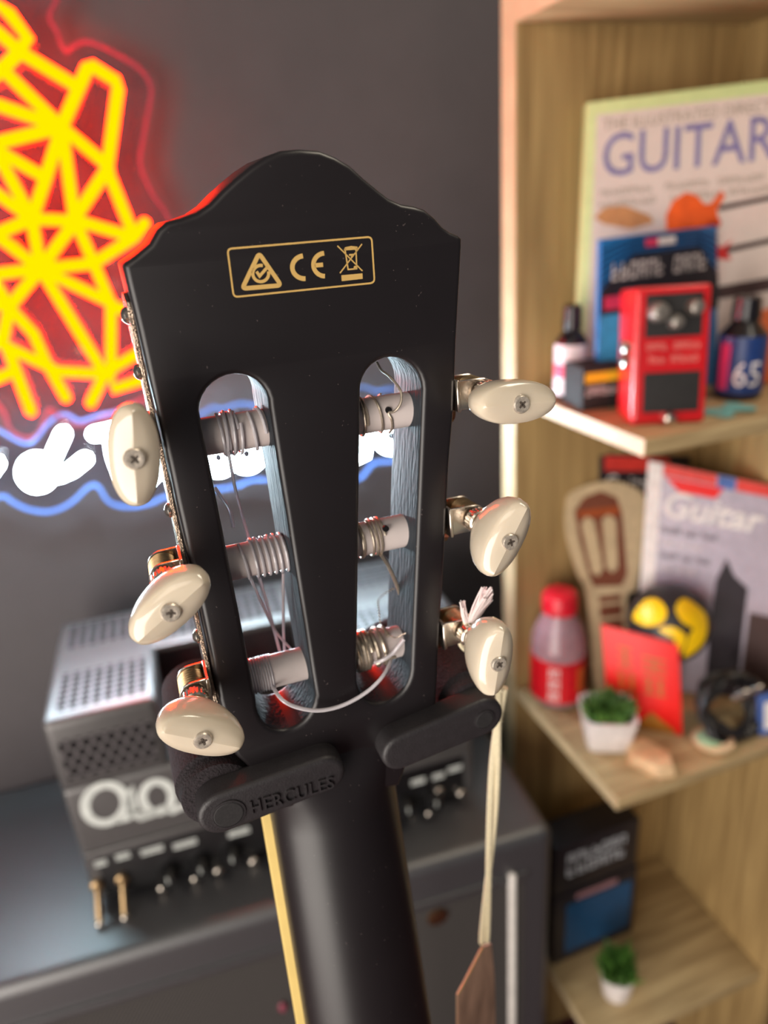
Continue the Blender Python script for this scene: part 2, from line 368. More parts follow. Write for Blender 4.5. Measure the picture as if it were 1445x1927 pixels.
# gold certification print
def gp(x, y): return H(420+x/4.8167, 430+y/4.8167, .00006)
ink = MB(); MM = .001
def rrect(c, r, n=5):
    out = []
    for i in range(4):
        p, a, b = V(c[i]), V(c[i-1]), V(c[(i+1) % 4])
        d0 = (a-p).normalized()*r; d1 = (b-p).normalized()*r
        for k in range(n+1):
            t = k/n; out.append((p+d0)*(1-t)**2+p*2*t*(1-t)+(p+d1)*t*t)
    return out
fr = MB().ribbon([gp(*p) for p in rrect([(38, 185), (1345, 75), (1372, 492), (95, 622)], 42)], .00042, NV, True); part(head, 'print_frame', fr, 'gold_ink', shade=False)
tri = []
for i, p in enumerate([V((325, 225)), V((525, 515)), V((172, 545))]):
    a, b = [V((325, 225)), V((525, 515)), V((172, 545))][i-1], [V((325, 225)), V((525, 515)), V((172, 545))][(i+1) % 3]
    for k in range(6):
        t = k/5; d0, d1 = (a-p).normalized()*40, (b-p).normalized()*40
        tri.append((p+d0)*(1-t)**2+p*2*t*(1-t)+(p+d1)*t*t)
ink = MB().ribbon([gp(*p) for p in tri], .00100, NV, True)
ink.ribbon([gp(340+72*math.cos(a), 408+74*math.sin(a)) for a in [math.radians(d) for d in range(-15, 290, 12)]], .00072, NV)
ink.ribbon([gp(*p) for p in ((302, 390), (330, 432), (405, 345))], .00068, NV)
part(head, 'print_triangle_mark', ink, 'gold_ink', shade=False)
ink = MB().ribbon([gp(738+112*math.cos(a)*1.0, 345+104*math.sin(a)+6) for a in [math.radians(d) for d in range(262, 84, -8)]], .00108, NV)
ink.ribbon([gp(922+105*math.cos(a), 328+104*math.sin(a)) for a in [math.radians(d) for d in range(266, 84, -8)]], .00104, NV)
ink.ribbon([gp(828, 335), gp(905, 328)], .00098, NV)
part(head, 'print_conformity_letters', ink, 'gold_ink', shade=False)
ink = MB()
for a, b in (((1035, 157), (1262, 385)), ((1258, 140), (1058, 405))): ink.ribbon([gp(*a), gp(*b)], .0003, NV)
ink.ribbon([gp(*p) for p in ((1105, 200), (1132, 372), (1210, 364), (1203, 192))], .00034, NV)
ink.ribbon([gp(*p) for p in ((1098, 200), (1108, 178), (1160, 166), (1210, 172), (1218, 196))], .0004, NV)
ink.ribbon([gp(1100, 190), gp(1216, 182)], .00045, NV); ink.ribbon([gp(1140, 240), gp(1185, 236)], .0004, NV)
ink.ribbon([gp(1160, 260), gp(1170, 238)], .0003, NV)
ink.add([gp(1198+17*math.cos(k*.6), 354+17*math.sin(k*.6)) for k in range(10)], [tuple(range(10))])
ink.add([gp(*p) for p in ((1070, 424), (1262, 406), (1265, 456), (1074, 478))], [(0, 1, 2, 3)])
part(head, 'print_crossed_bin', ink, 'gold_ink', shade=False)
# neck: round back lofted from the head, leaning back from it
TN = math.radians(-14); LN = V((0, math.sin(TN), -math.cos(TN))); NN = V((0, -math.cos(TN), -math.sin(TN)))
B0 = hp(0, .138)
secs = []      # (s along neck, left, right, depth of the flat, roundness)
for i in range(18):
    s = -.0085+(.005*i if i < 8 else .035+.020*(i-7)); k = min(1, max(0, (s+.0085)/.034)); e = k*k*(3-2*k)
    l = -.0255-.0022*(s/.1)+(1-e)*-.0015; r = .0150-.0004*(s/.1)+(1-e)*.003
    secs.append((s, l, r, .0165+.001*max(0, s)/.1, 2.0+3.2*(1-e)))
neck = MB(); n = 28
for s, l, r, dp, ex in secs:
    c = (l+r)/2; hw = (r-l)/2; o = B0+LN*s if s > 0 else B0+LV*s+NV*0
    nn = NN if s > 0 else NV.lerp(NN, 1+s/.0085)
    for k in range(n+1):
        a = math.pi*k/n; x = -math.copysign(abs(math.cos(a))**(2/ex), math.cos(a)); y = math.sin(a)**(2/ex)
        neck.v.append(o+XV*(c+hw*x)+nn*(-dp+dp*y-.0004))
m = n+1
for i in range(len(secs)-1): neck.f += [(i*m+k, i*m+k+1, (i+1)*m+k+1, (i+1)*m+k) for k in range(n)]+[(i*m+n, i*m, (i+1)*m, (i+1)*m+n)]
neck.f += [tuple(range(m)), tuple(range((len(secs)-1)*m, len(secs)*m))[::-1]]
part(guitar, 'neck', neck, 'satin_black')
fb = MB()
q = [B0+LN*s+XV*x+NN*(-.0167-d) for d in (0, .0036) for s, x in ((.004, -.0283), (.004, .0120), (.24, .0105), (.24, -.0330))]
fb.add(q, [(0, 1, 2, 3), (7, 6, 5, 4), (0, 4, 5, 1), (1, 5, 6, 2), (2, 6, 7, 3), (3, 7, 4, 0)])
part(guitar, 'fretboard', fb, 'fret_binding', bevel=.0006, label='yellow bound edge of the fretboard')
# tuning machines
def side_a(px0, px1, b):
    (a0, b0), (a1, b1) = hab(*px0), hab(*px1); return a0+(a1-a0)*(b-b0)/(b1-b0)
SL = lambda b: side_a((234, 496), (413, 1320), b)
SR = lambda b: side_a((871, 455), (823, 1321), b)
for sgn, S in ((-1, SL), (1, SR)):
    # scalloped base plate screwed to the side of the head
    pts = []; nb = 60; b0, b1 = .0065, .1235
    for i in range(nb+1):
        b = b0+(b1-b0)*i/nb
        e = .0052+.0016*math.cos((b-.0425)/.0353*2*math.pi)-.0016*(1 if i in (0, nb) else 0)
        if i in (0, nb): e *= .5
        pts.append((b, e))
    pl = MB(); prof = [(b, -.0105+e) for b, e in pts]+[(b, -.0105-e) for b, e in reversed(pts)]
    pl.prism([hp(S(b)+sgn*.0001+.05*d, b, d) for b, d in prof], XV*sgn*.0011)
    plate = part(guitar, 'tuner_plate', pl, 'worn_nickel', bevel=.0002, segs=1)
    for b in (.0115, .0245, .0595, .0960, .1190):
        sm = MB().lathe(hp(S(b)+sgn*.0011-.0005, b, -.0085), XV*sgn, [(0, .0019), (.0006, .0019), (.0012, .0014), (.0016, .0005)], 14)
        part(plate, 'plate_screw', sm, 'nickel')
def button(name, c, ax, e1, e2):
    """pearl tuner button: c = middle of the outer end, ax = outwards along the shaft, e1 long axis, e2 thin axis"""
    rings = [(-.0150, .24, .44), (-.0146, .32, .55), (-.0125, .62, .74), (-.0100, .82, .88), (-.0070, .95, .97), (-.0038, 1.0, 1.0), (-.0016, .985, .98), (-.0006, .95, .90)]
    A, B = .0110, .0053; mb = MB(); n = 40
    sec = []
    for k in range(n):
        t = 2*math.pi*k/n; x = math.copysign(abs(math.cos(t))**.74, math.cos(t)); y = math.copysign(abs(math.sin(t))**.80, math.sin(t))
        sec.append((x*A, y*B*(1-.18*x*x)))
    for h, ka, kb in rings: mb.v += [c+ax*h+e1*(x*ka)+e2*(y*kb) for x, y in sec]
    mb.v += [c+ax*.0004+e1*(x*.90)+e2*(y*.40) for x, y in sec]
    mb.v += [c+ax*.0009+e1*(x*.86) for x, y in sec]
    R = len(rings)+2
    mb.f = [(i*n+k, i*n+(k+1) % n, (i+1)*n+(k+1) % n, (i+1)*n+k) for i in range(R-1) for k in range(n)]+[tuple(range(n))[::-1]]
    return mb
DE = .0200
KN = [(-1, (253, 862), 82), (-1, (321, 1150), 33), (-1, (381, 1390), -31), (1, (978, 760), -4), (1, (957, 1018), 58), (1, (936, 1247), 79)]
for sgn, px, ang in KN:
    S = SL if sgn < 0 else SR
    a, b = hab(px[0], px[1], DE); b_off = b
    ax = NV
    # direction in the plane of the end face that shows as the wanted angle in the photo
    ca, sa = math.cos(math.radians(ang)), math.sin(math.radians(ang)); e1 = (XV*ca-LV*sa).normalized(); e2 = ax.cross(e1)
    c = hp(a, b, DE)
    bt = button('tuner_button', c, ax, e1, e2)
    bo = part(guitar, 'tuner_button', bt, 'pearl'); bo.data.set_sharp_from_angle(angle=math.radians(75))
    sm = MB().lathe(c+ax*.0002, ax, [(-.002, .0023), (.0007, .0023), (.0011, .0020), (.0012, .0012), (.0009, .0005)], 20, ref=e1)
    so = part(bo, 'button_screw', sm, 'screw_metal')
    cr = MB()
    for d1, d2 in ((e1+e2, e1-e2), (e1-e2, e1+e2)): cr.obox(c+ax*.0011, d1.normalized()*.0012, d2.normalized()*.00026, ax*.00025)
    part(bo, 'screw_slot', cr, 'screw_dark')
    # shaft, collar, worm and the bracket tabs bent out of the plate
    kb = MB().lathe(c, ax, [(-.0152, .0030), (-.0156, .0034), (-.0184, .0034), (-.0188, .0030)], 28)
    part(guitar, 'shaft_collar', kb, 'nickel')
    kn = MB()
    for k in range(22):
        t = 2*math.pi*k/22; d = e1*math.cos(t)+e2*math.sin(t); kn.obox(c-ax*.0170+d*.0034, d*.0003, d.cross(ax)*.00026, ax*.0013)
    part(guitar, 'collar_knurl', kn, 'nickel', kind='stuff')
    sa_ = S(b)+sgn*.0010-.0005
    wv = []
    for i in range(37):
        h = -.0208-.0072*i/36; wv.append((h, .0031+.0006*math.cos(2*math.pi*i/6)))
    part(guitar, 'worm_gear', MB().lathe(c, ax, [(-.0195, .002), (-.0204, .002)]+wv+[(-.029, .002), (-.0305, .002)], 24), 'brass')
    for h in (-.0198, -.0290):
        o = c+ax*h; wtab = .0038; inner = hp(sa_, b, DE+h)
        pts = [o+XV*sgn*0+LV*wtab*math.cos(t)+XV*sgn*wtab*math.sin(t) for t in [math.pi*k/14 for k in range(15)]]
        pts += [inner-LV*wtab*1.05, inner+LV*wtab*1.05]
        part(guitar, 'bracket_tab', MB().prism(pts, -ax*.0009), 'nickel', bevel=.0002, segs=1)
    # wall of the bracket lying along the plate
    o = hp(sa_, b, DE-.0244); part(guitar, 'bracket_wall', MB().obox(o+XV*sgn*.0004, XV*.0005, LV*.0042, NV*.0054), 'nickel', bevel=.0002, segs=1)
    # gear wheel on the roller end, seen between the tabs
    o = hp(sa_, b+.0046, -.010); gw = MB().lathe(o, XV*sgn, [(.0003, .0046), (.0022, .0046), (.0026, .0036)], 20); part(guitar, 'gear_wheel', gw, 'brass')
# string rollers
RP = [((448, 812), -1), ((488, 1048), -1), ((523, 1260), -1), ((735, 775), 1), ((725, 1005), 1), ((715, 1215), 1)]
RC = []
for px, sgn in RP:
    a, b = hab(px[0], px[1], -.010); S = SL if sgn < 0 else SR
    outer = S(b)-sgn*.003; inner = {-1: -.0085, 1: (.0105 if b < .06 else .0075 if b < .1 else .0045)}[sgn]
    if sgn < 0: inner = (-.0096, -.0078, -.0062)[[42.6, 77.7, 113.3].index(min([42.6, 77.7, 113.3], key=lambda t: abs(t-b*1000)))]
    o = hp(outer, b, -.010); ln = abs(outer-inner)
    ro = MB().lathe(o, XV*(-sgn), [(0, .0044), (.0003, .0048), (ln-.0004, .0048), (ln, .0044)], 36)
    part(guitar, 'string_roller', ro, 'roller_white'); RC.append((b, sgn))
def helix(b, a0, a1, turns, r, wr, start=0.0, per=22):
    n = max(6, int(turns*per)); return [hp(a0+(a1-a0)*i/n, b-(r)*math.cos(start+2*math.pi*turns*i/n), -.010+(r)*math.sin(start+2*math.pi*turns*i/n)) for i in range(n+1)]
def ax_of(u, v): return hab(u, v, -.006)[0]
def string(pts, r, m, k=5, n=7): part(guitar, 'string', MB().tube(smooth(pts, k) if k else pts, r, n), m)
# treble side: clear nylon
b = RC[0][0]
string(helix(b, ax_of(412, 800), ax_of(446, 795), 3.2, .0052, 0), .00042, 'nylon', 0)
string(helix(b, ax_of(452, 795), ax_of(420, 800), 2.3, .0056, 0, 1.0), .00042, 'nylon', 0)
string(helix(b, ax_of(470, 790), ax_of(496, 785), 1.2, .0053, 0, .4), .00045, 'nylon', 0)
b = RC[1][0]
string(helix(b, ax_of(452, 1035), ax_of(478, 1030), 1.0, .0053, 0, .2), .00045, 'nylon', 0)
string(helix(b, ax_of(474, 1030), ax_of(546, 1018), 6.2, .0053, 0), .00042, 'nylon', 0)
b = RC[2][0]
string(helix(b, ax_of(468, 1255), ax_of(512, 1246), 9, .0050, 0, per=20), .00026, 'nylon', 0)
string([H(430, 852, -.005), H(445, 930, -.013), H(468, 1012, -.016), H(478, 1050, -.0175)], .00042, 'nylon')
string([H(404, 918, -.014), H(420, 940, -.012), H(432, 960, -.011), H(439, 992, -.010)], .00050, 'nylon')
string([H(472, 1090, -.006), H(497, 1145, -.013), H(520, 1190, -.016), H(548, 1222, -.0165)], .00040, 'nylon')
string([H(488, 1088, -.010), H(506, 1150, -.015), H(526, 1225, -.0175), H(545, 1300, -.021)], .00050, 'nylon')
string([H(533, 1078, -.010), H(533, 1140, -.015), H(535, 1220, -.0175), H(545, 1320, -.021)], .00045, 'nylon')
string([H(512, 1290, -.006), H(530, 1316, .001), H(558, 1331, .002), H(600, 1337, .0022), H(645, 1327, .0022), H(690, 1302, .002), H(722, 1270, .001), H(738, 1236, -.004)], .00055, 'nylon')
# bass side: wound metal
b = RC[3][0]
string(helix(b, ax_of(681, 770), ax_of(688, 770), 1.3, .0052, 0), .00035, 'wound_string', 0)
string(helix(b, ax_of(704, 762), ax_of(732, 780), 1.1, .0052, 0, -.9), .00033, 'wound_string', 0)
string([H(709, 682, -.012), H(717, 696, -.010), H(730, 706, -.008), H(745, 722, -.006), H(755, 740, -.004), H(753, 760, -.004), H(742, 774, -.0048), H(731, 777, -.0052), H(737, 790, -.0052), H(738, 806, -.007), H(732, 814, -.011)], .00036, 'wound_string')
part(guitar, 'string_hole', MB().lathe(H(731, 772, -.0053), NV, [(-.0006, .0009), (.0002, .0009)], 14), 'amp_black')
b = RC[4][0]
string(helix(b, ax_of(680, 1015), ax_of(684, 1015), 1.6, .0052, 0), .00036, 'wound_string', 0)
string(helix(b, ax_of(696, 990), ax_of(722, 992), 3.2, .0052, 0), .00036, 'wound_string', 0)
part(guitar, 'string_hole', MB().lathe(H(726, 995, -.0053), NV, [(-.0006, .0009), (.0002, .0009)], 14), 'amp_black')
string([H(716, 1042, -.007), H(729, 1062, -.010), H(742, 1090, -.011), H(753, 1120, -.011), H(760, 1150, -.010), H(763, 1158, -.009)], .00060, 'wound_string')
part(guitar, 'string_ferrule', MB().lathe(H(762, 1152, -.009), (H(768, 1178, -.008)-H(762, 1152, -.009)), [(0, .0005), (.0015, .0008), (.0030, .0016), (.0036, .0015)], 12), 'roller_white')
zz = []
for i in range(40):
    t = i/39; p = smooth([V(q) for q in ((741, 1107, 0), (722, 1118, 0), (712, 1130, 0), (713, 1150, 0), (716, 1178, 0))], 10)[i]
    zz.append(H(p.x+2.2*(-1)**i, p.y+1.5*(-1)**i, -.008))
string(zz, .00013, 'wound_string', 0, 5)
string([H(733+i*1.6, 1196+4*math.sin(i*.24)+1.2*(-1)**i, -.0045) for i in range(20)], .00014, 'wound_string', 0, 5)
b = RC[5][0]
string(helix(b, ax_of(668, 1215), ax_of(697, 1212), 4.2, .0055, 0), .00075, 'wound_string', 0)
string(helix(b, ax_of(704, 1205), ax_of(732, 1200), 2.1, .0055, 0), .00065, 'wound_string', 0)
string([H(706, 1247, -.004), H(720, 1242, -.002), H(738, 1230, -.002), H(748, 1218, -.002), H(760, 1203, -.002)], .00058, 'nylon')
string([H(709, 1249, -.003), H(728, 1240, -.002), H(745, 1236, -.002)], .0005, 'wound_string')

# ------------------------------------------------------------------ stand yoke that holds the guitar
yoke = thing('guitar_stand', 'black guitar stand yoke with foam posts and two folding locking arms', 'guitar stand', (.036, .225, 0))
AY = .1585
def arm(c1, c2, r1, r2, name, thick=.0085):
    p1, p2 = ony(*c1, AY), ony(*c2, AY); k = 1/1350*ony(*c1, AY).__sub__(CAM).dot(ROT @ V((0, 0, 1)))
    r1, r2 = r1*k, r2*k; d = (p2-p1).normalized(); e = V((-d.z, 0, d.x))
    pts = arc(p2, d*r2, e*r2, -math.pi/2, math.pi/2, 14)+arc(p1, d*r1, e*r1, math.pi/2, 3*math.pi/2, 14)
    o = part(yoke, name, MB().prism(pts, V((0, thick, 0))), 'hanger_plastic', bevel=.0016, segs=3)
    return o, p1, p2, r1
la, l1, l2, lr = arm((420, 1533), (612, 1461), 47, 42, 'locking_arm')
ra, r1_, r2_, rr = arm((911, 1353), (757, 1418), 41, 38, 'locking_arm')
for o, p, rad in ((la, ony(430, 1532, AY), .0041), (ra, ony(911, 1354, AY), .0029)):
    part(o, 'pivot_ring', MB().lathe(p, V((0, -1, 0)), [(-.0005, rad*1.16), (.0003, rad*1.16), (.00035, rad*1.02), (-.0005, rad*1.02)], 30), 'hanger_plastic')
    part(o, 'pivot_pin', MB().lathe(p, V((0, -1, 0)), [(-.0004, rad), (.0003, rad), (.0004, rad*.93)], 30), 'pin_black', shade=False)
Q = Quad(ony(469, 1507, AY), ony(626, 1459, AY), ony(628, 1480, AY), ony(474, 1532, AY))
part(la, 'embossed_lettering', Q.text('HERCULES', 0, 0, 1, 1, h=.0001, ext=.0005, space=1.12), 'hanger_plastic', label='raised black lettering on the arm', shade=False)
for p, rad in ((l1, .0118), (r1_, .0092)):
    part(yoke, 'foam_collar', MB().lathe(p+V((0, .0075, 0)), V((0, 1, 0)), [(0, rad*.80), (.0006, rad*.88), (.005, rad*.92), (.006, rad*.84)], 28), 'hanger_foam')
    f = p+V((0, .0125, 0)); part(yoke, 'foam_post', MB().lathe(f, V((0, 1, .08)), [(0, rad*.9), (.001, rad*.99), (.03, rad*1.05), (.045, rad*1.0), (.047, rad*.8)], 28), 'hanger_foam')
bar = smooth([l1+V((0, .05, 0)), l1+V((.006, .062, -.004)), V((.036, .226, 1.088)), r1_+V((-.006, .062, -.004)), r1_+V((0, .05, 0))], 8)
part(yoke, 'yoke_bar', MB().tube(bar, .007, 12), 'hanger_foam')
part(yoke, 'stand_pole', MB().lathe((.036, .226, 0), (0, 0, 1), [(0, .0085), (1.09, .0085)], 16), 'hanger_plastic')

# ------------------------------------------------------------------ hang tag on a cotton cord
tg = thing('hang_tag', 'brown card hang tag on cream cotton cord tied to the lowest shelf-side tuner', 'tag', ony(905, 2000, .176))
cy = .179
c0 = [(944, 1296), (940, 1330), (935, 1380), (931, 1440), (927, 1520), (922, 1600), (917, 1680), (913, 1740), (911, 1772)]
for ph in (0, math.pi):
    pts = []
    base = smooth([ony(u, v, cy) for u, v in c0], 5)
    for i, p in enumerate(base):
        a = ph+i*.16; pts.append(p+V((.0011*math.cos(a), .0005*math.sin(a), 0)))
    part(tg, 'cord', MB().tube(pts, .00125, 8), 'cotton')
fz = MB()
for i in range(150):
    p = base[random.randrange(len(base))]; d = V((random.choice((-1, 1))*random.uniform(.0008, .0024), random.uniform(-.001, .0005), random.uniform(-.001, .001)))
    fz.tube([p, p+d*.7, p+d], .00004, 3)
part(tg, 'cord_fuzz', fz, 'cotton', kind='stuff')
lp = [H(884, 1190, .001), H(876, 1172, .002), H(880, 1160, -.001), H(892, 1166, -.002), H(886, 1182, .003), H(872, 1195, .0), H(868, 1215, -.004), H(900, 1240, -.006), H(930, 1275, -.010), H(944, 1300, -.012)]
part(tg, 'cord_loop', MB().tube(smooth(lp, 6), .0008, 8), 'cotton')
tf = MB()
for i in range(90):
    k = random.random(); tip = (918+random.uniform(-12, 10), 1108+random.uniform(-4, 24)) if k < .78 else (868+random.uniform(-3, 8), 1138+random.uniform(-8, 8))
    a = H(880+random.uniform(-3, 5), 1182, .002); b = H(*tip, .003+random.uniform(-.002, .002)); mid = a.lerp(b, .5)+V((random.uniform(-.0008, .0008), 0, random.uniform(-.0004, .0008)))
    tf.tube(smooth([a, mid, b], 4), random.uniform(.00010, .00026), 5)
part(tg, 'frayed_cord_end', tf, 'cotton_white', kind='stuff')
p0, nn = vplane(ony(912, 1775, .178), 38, 0)
tq = [onp(u, v, p0, nn) for u, v in ((909, 1782), (925, 1776), (931, 1840), (934, 1990), (862, 2030), (862, 1872), (874, 1850))]
part(tg, 'card', MB().prism(tq, -nn*.0009), 'tag_card')
part(tg, 'card_border', MB().ribbon([tq[5]+nn*.0001, tq[6]+nn*.0001, tq[0]+nn*.0001], .0012, nn), 'tag_edge', shade=False)

# ------------------------------------------------------------------ amplifier head and speaker cabinet
def local_of(root_loc, rz):
    M = Matrix.Translation(root_loc) @ Matrix.Rotation(rz, 4, 'Z'); Mi = M.inverted(); n = (M.to_3x3() @ V((0, 1, 0)))
    def f(u, v, y=0):
        return Mi @ onp(u, v, M @ V((0, y, 0)), n)
    return f
CABT = .652
AL = V((-.131, .566, CABT)); AR = math.radians(-2.5)
amp = thing('amplifier_head', 'dark grey perforated metal amplifier head with white signature logo', 'amplifier', AL, AR)
af = local_of(AL, AR)
W, D, Ht = .392, .176, .2205
part(amp, 'lower_case', MB().box((0, 0, .012), (W, D, .148)), 'amp_metal', bevel=.006, local=True, segs=3)
cage = MB().box((0, 0, .145), (.094, D, Ht)); part(amp, 'cage_end', cage, 'amp_metal', bevel=.007, local=True, segs=3)
part(amp, 'cage_end', MB().box((.232, 0, .145), (W, D, Ht)), 'amp_metal', bevel=.007, local=True, segs=3)
part(amp, 'cage_back', MB().box((.088, .088, .145), (.238, D, Ht-.0003)), 'amp_metal', bevel=.005, local=True)
part(amp, 'cage_floor', MB().box((.09, .004, .146), (.236, .09, .1495)), 'amp_black', local=True)
part(amp, 'cage_backdrop', MB().box((.0945, .0868, .1495), (.2315, .0878, Ht-.006)), 'amp_black', local=True)
for x0, x1 in ((.009, .086), (.240, W-.009)):
    part(amp, 'perforated_strip', MB().box((x0, .014, Ht-.0004), (x1, .072, Ht+.0005)), 'amp_perforated_top', local=True)
    part(amp, 'perforated_strip', MB().box((x0, .118, Ht-.0004), (x1, .164, Ht+.0005)), 'amp_perforated_top', local=True)
    part(amp, 'perforated_front_strip', MB().box((x0, -.0005, .158), (x1, .0004, .200)), 'amp_perforated_front', local=True)
part(amp, 'perforated_strip', MB().box((.10, .104, Ht-.0006), (.226, .164, Ht+.0004)), 'amp_perforated_top', local=True)
for x in (.125, .165, .203):
    part(amp, 'valve', MB().lathe((x, .05, .1495), (0, 0, 1), [(0, .010), (.034, .010), (.042, .006), (.045, .002)], 16), 'tube_glass', local=True)
    part(amp, 'valve_glow', MB().lathe((x, .05, .1495), (0, 0, 1), [(0, .0125), (.004, .0125)], 16), 'amp_tube_led', local=True)
part(amp, 'panel_lip', MB().box((.004, -.003, .066), (W-.004, .004, .074)), 'amp_metal', bevel=.002, local=True)
part(amp, 'control_panel', MB().box((.012, -.0008, .016), (W-.012, .001, .066)), 'amp_black', local=True, bevel=.0003)
for x in (.03, W-.03): part(amp, 'foot', MB().lathe((x, .03, 0), (0, 0, 1), [(0, .010), (.012, .011)], 16), 'amp_black', local=True)
for x in (.03, W-.03): part(amp, 'foot', MB().lathe((x, D-.03, 0), (0, 0, 1), [(0, .010), (.012, .011)], 16), 'amp_black', local=True)
def apx(pts): return [af(u, v, -.0008) for u, v in pts]
NF = V((0, -1, 0))
lg = MB().ribbon(apx([(238+0*i, 0) for i in range(0)]) or apx([(198+38*math.cos(t)-10*math.sin(t)*.4, 1513+36*math.sin(t)) for t in [math.radians(d) for d in range(60, 425, 12)]]), .0085, NF)
lg.ribbon(apx([(218, 1545), (240, 1540), (252, 1520), (246, 1492), (240, 1500), (246, 1530), (262, 1538), (276, 1524)]), .0065, NF)
lg.ribbon(apx([(296+28*math.cos(t), 1500+29*math.sin(t)) for t in [math.radians(d) for d in range(100, 470, 14)]]), .008, NF)
lg.ribbon(apx([(262, 1540), (285, 1532), (305, 1522), (325, 1526), (345, 1516), (362, 1510), (380, 1512)]), .0075, NF)
lg.ribbon(apx([(392+20*math.cos(t), 1480+26*math.sin(t)) for t in [math.radians(d) for d in range(60, 400, 16)]]), .006, NF)
part(amp, 'signature_logo', lg, 'amp_logo', local=True, shade=False, label='white handwritten signature logo')
for (u, v), (u2, v2) in (((183, 1664), (191, 1709)), ((230, 1652), (237, 1698))):
    a = af(u, v, -.001); b2 = af(u2, v2, -.001)
    part(amp, 'toggle_switch', MB().lathe((a.x, 0, a.z), (0, -1, 0), [(0, .0058), (.004, .0058), (.005, .004)], 16).rtube([(a.x, -.004, a.z-.002), (b2.x, -.019, b2.z+.004)], .0030, 10), 'brass', local=True)
    part(amp, 'toggle_tip', MB().ball((b2.x, -.020, b2.z+.003), .0042), 'nickel', local=True)
for u, v in ((316, 1640), (376, 1622), (434, 1602), (520, 1580), (580, 1560), (640, 1545), (700, 1530), (760, 1512), (812, 1500)):
    a = af(u, v, -.001)
    k = part(amp, 'control_knob', MB().lathe((a.x, 0, a.z), (0, -1, 0), [(0, .0105), (.006, .0100), (.014, .0085), (.016, .0075)], 22), 'amp_black', local=True)
    part(k, 'pointer_line', MB().box((a.x-.0007, -.0165, a.z+.001), (a.x+.0007, -.0158, a.z+.008)), 'amp_logo', local=True)
for u, v in ((306, 1670), (368, 1652), (411, 1637), (477, 1620), (775, 1546), (808, 1530), (867, 1492), (825, 1488)):
    a = af(u, v, -.001); part(amp, 'jack_nut', MB().lathe((a.x, 0, a.z), (0, -1, 0), [(0, .0052), (.003, .0052), (.0045, .0040), (.005, .0022)], 10), 'nickel', local=True)
for u, v, l in ((232, 1615, 26), (287, 1604, 42), (349, 1592, 44), (787, 1474, 26), (825, 1464, 22), (856, 1450, 26), (450, 1570, 40), (190, 1628, 22)):
    a = af(u-l/2, v+l*.13, -.0013); b2 = af(u+l/2, v-l*.13, -.0013); lb = MB()
    for k in (0, 1): lb.box((a.x, -.0014, a.z+.004*k-.001), (b2.x, -.0010, a.z+.004*k+.0014))
    part(amp, 'panel_lettering', lb, 'amp_logo', local=True, shade=False)

CL = V((.317, .478, 0)); CR = math.radians(-4.2)
cab = thing('speaker_cabinet', 'black textured speaker cabinet under the amplifier head', 'speaker cabinet', CL, CR)
cf = local_of(CL, CR)
part(cab, 'body', MB().box((-.78, 0, .0), (0, .268, CABT)), 'tolex', bevel=.014, local=True, segs=4)
part(cab, 'grille_cloth', MB().box((-.745, -.0012, .05), (-.034, .002, CABT-.055)), 'grille_cloth', local=True)
for z0, z1 in ((CABT-.055, CABT-.046),): part(cab, 'grille_frame', MB().box((-.75, -.003, z0), (-.03, .002, z1)), 'tolex', bevel=.001, local=True)
a = cf(962, 1642); b2 = cf(962, 1927)
part(cab, 'white_trim_strip', MB().rtube([(a.x, -.002, a.z-.003), (b2.x, -.002, .06)], .0042, 12), 'white_plastic', local=True)
a = cf(822, 1722); part(cab, 'badge', MB().lathe((a.x, -.001, a.z), (0, -1, 0), [(0, .011), (.002, .011), (.003, .008)], 18), 'brass', local=True)
a = cf(531, 1890); part(cab, 'badge_pin', MB().ball((a.x, -.003, a.z), .007, sc_=(.6, .4, 1)), 'acrylic_edge_pink_glow', local=True)

# ------------------------------------------------------------------ neon sign
NY = WALL-.033
sign = thing('neon_sign', 'lit neon sign of a red faceted guitar body above white lettering', 'neon sign', V((-.02, WALL, 1.0)))
def np_(u, v, d=0): return ony(u, v, NY+d)
segs = [[(-70, 60), (-14, 3), (18, 26), (52, 72), (30, 104), (4, 130), (-60, 180)], [(-60, 20), (0, 64), (38, 97)], [(38, 98), (140, 160)],
        [(116, 239), (165, 126), (173, 124), (219, 153), (222, 166), (203, 309)], [(116, 239), (203, 312)], [(203, 312), (206, 330), (252, 445)], [(252, 447), (272, 420)],
        [(7, 133), (116, 239)], [(-60, 180), (0, 199), (116, 239)], [(-60, 282), (116, 239)], [(116, 239), (86, 335), (60, 412)], [(116, 239), (140, 412)],
        [(140, 412), (203, 316)], [(-40, 262), (0, 286), (86, 335)], [(-30, 250), (0, 299), (60, 412)], [(-60, 325), (60, 412)], [(-60, 462), (60, 412)], [(60, 412), (142, 416)],
        [(142, 414), (252, 447)], [(60, 412), (76, 506)], [(142, 416), (76, 506)], [(142, 416), (176, 495), (209, 573)], [(252, 447), (176, 496)], [(-60, 402), (76, 506)],
        [(-60, 522), (76, 506)], [(176, 496), (76, 506)], [(76, 506), (17, 578)], [(76, 506), (209, 570)], [(76, 506), (197, 704)], [(197, 704), (171, 758)],
        [(209, 573), (209, 702)], [(209, 573), (290, 610)], [(207, 696), (285, 650)], [(209, 702), (213, 732), (300, 705)], [(110, 699), (197, 704)],
        [(-40, 478), (17, 578), (63, 628), (86, 680), (124, 748)], [(17, 578), (4, 648)], [(-50, 622), (4, 648), (110, 699)], [(14, 655), (58, 774)], [(-60, 735), (24, 700)], [(-60, 560), (17, 578)]]
def housed(o, k=.32):
    o.data.materials.append(MATS['tube_housing'])
    for f in o.data.polygons:
        if f.normal.y > k: f.material_index = 1
for sgm in segs: housed(part(sign, 'red_neon_tube', MB().rtube([np_(*p) for p in sgm], .0050, 10), 'neon_red'))
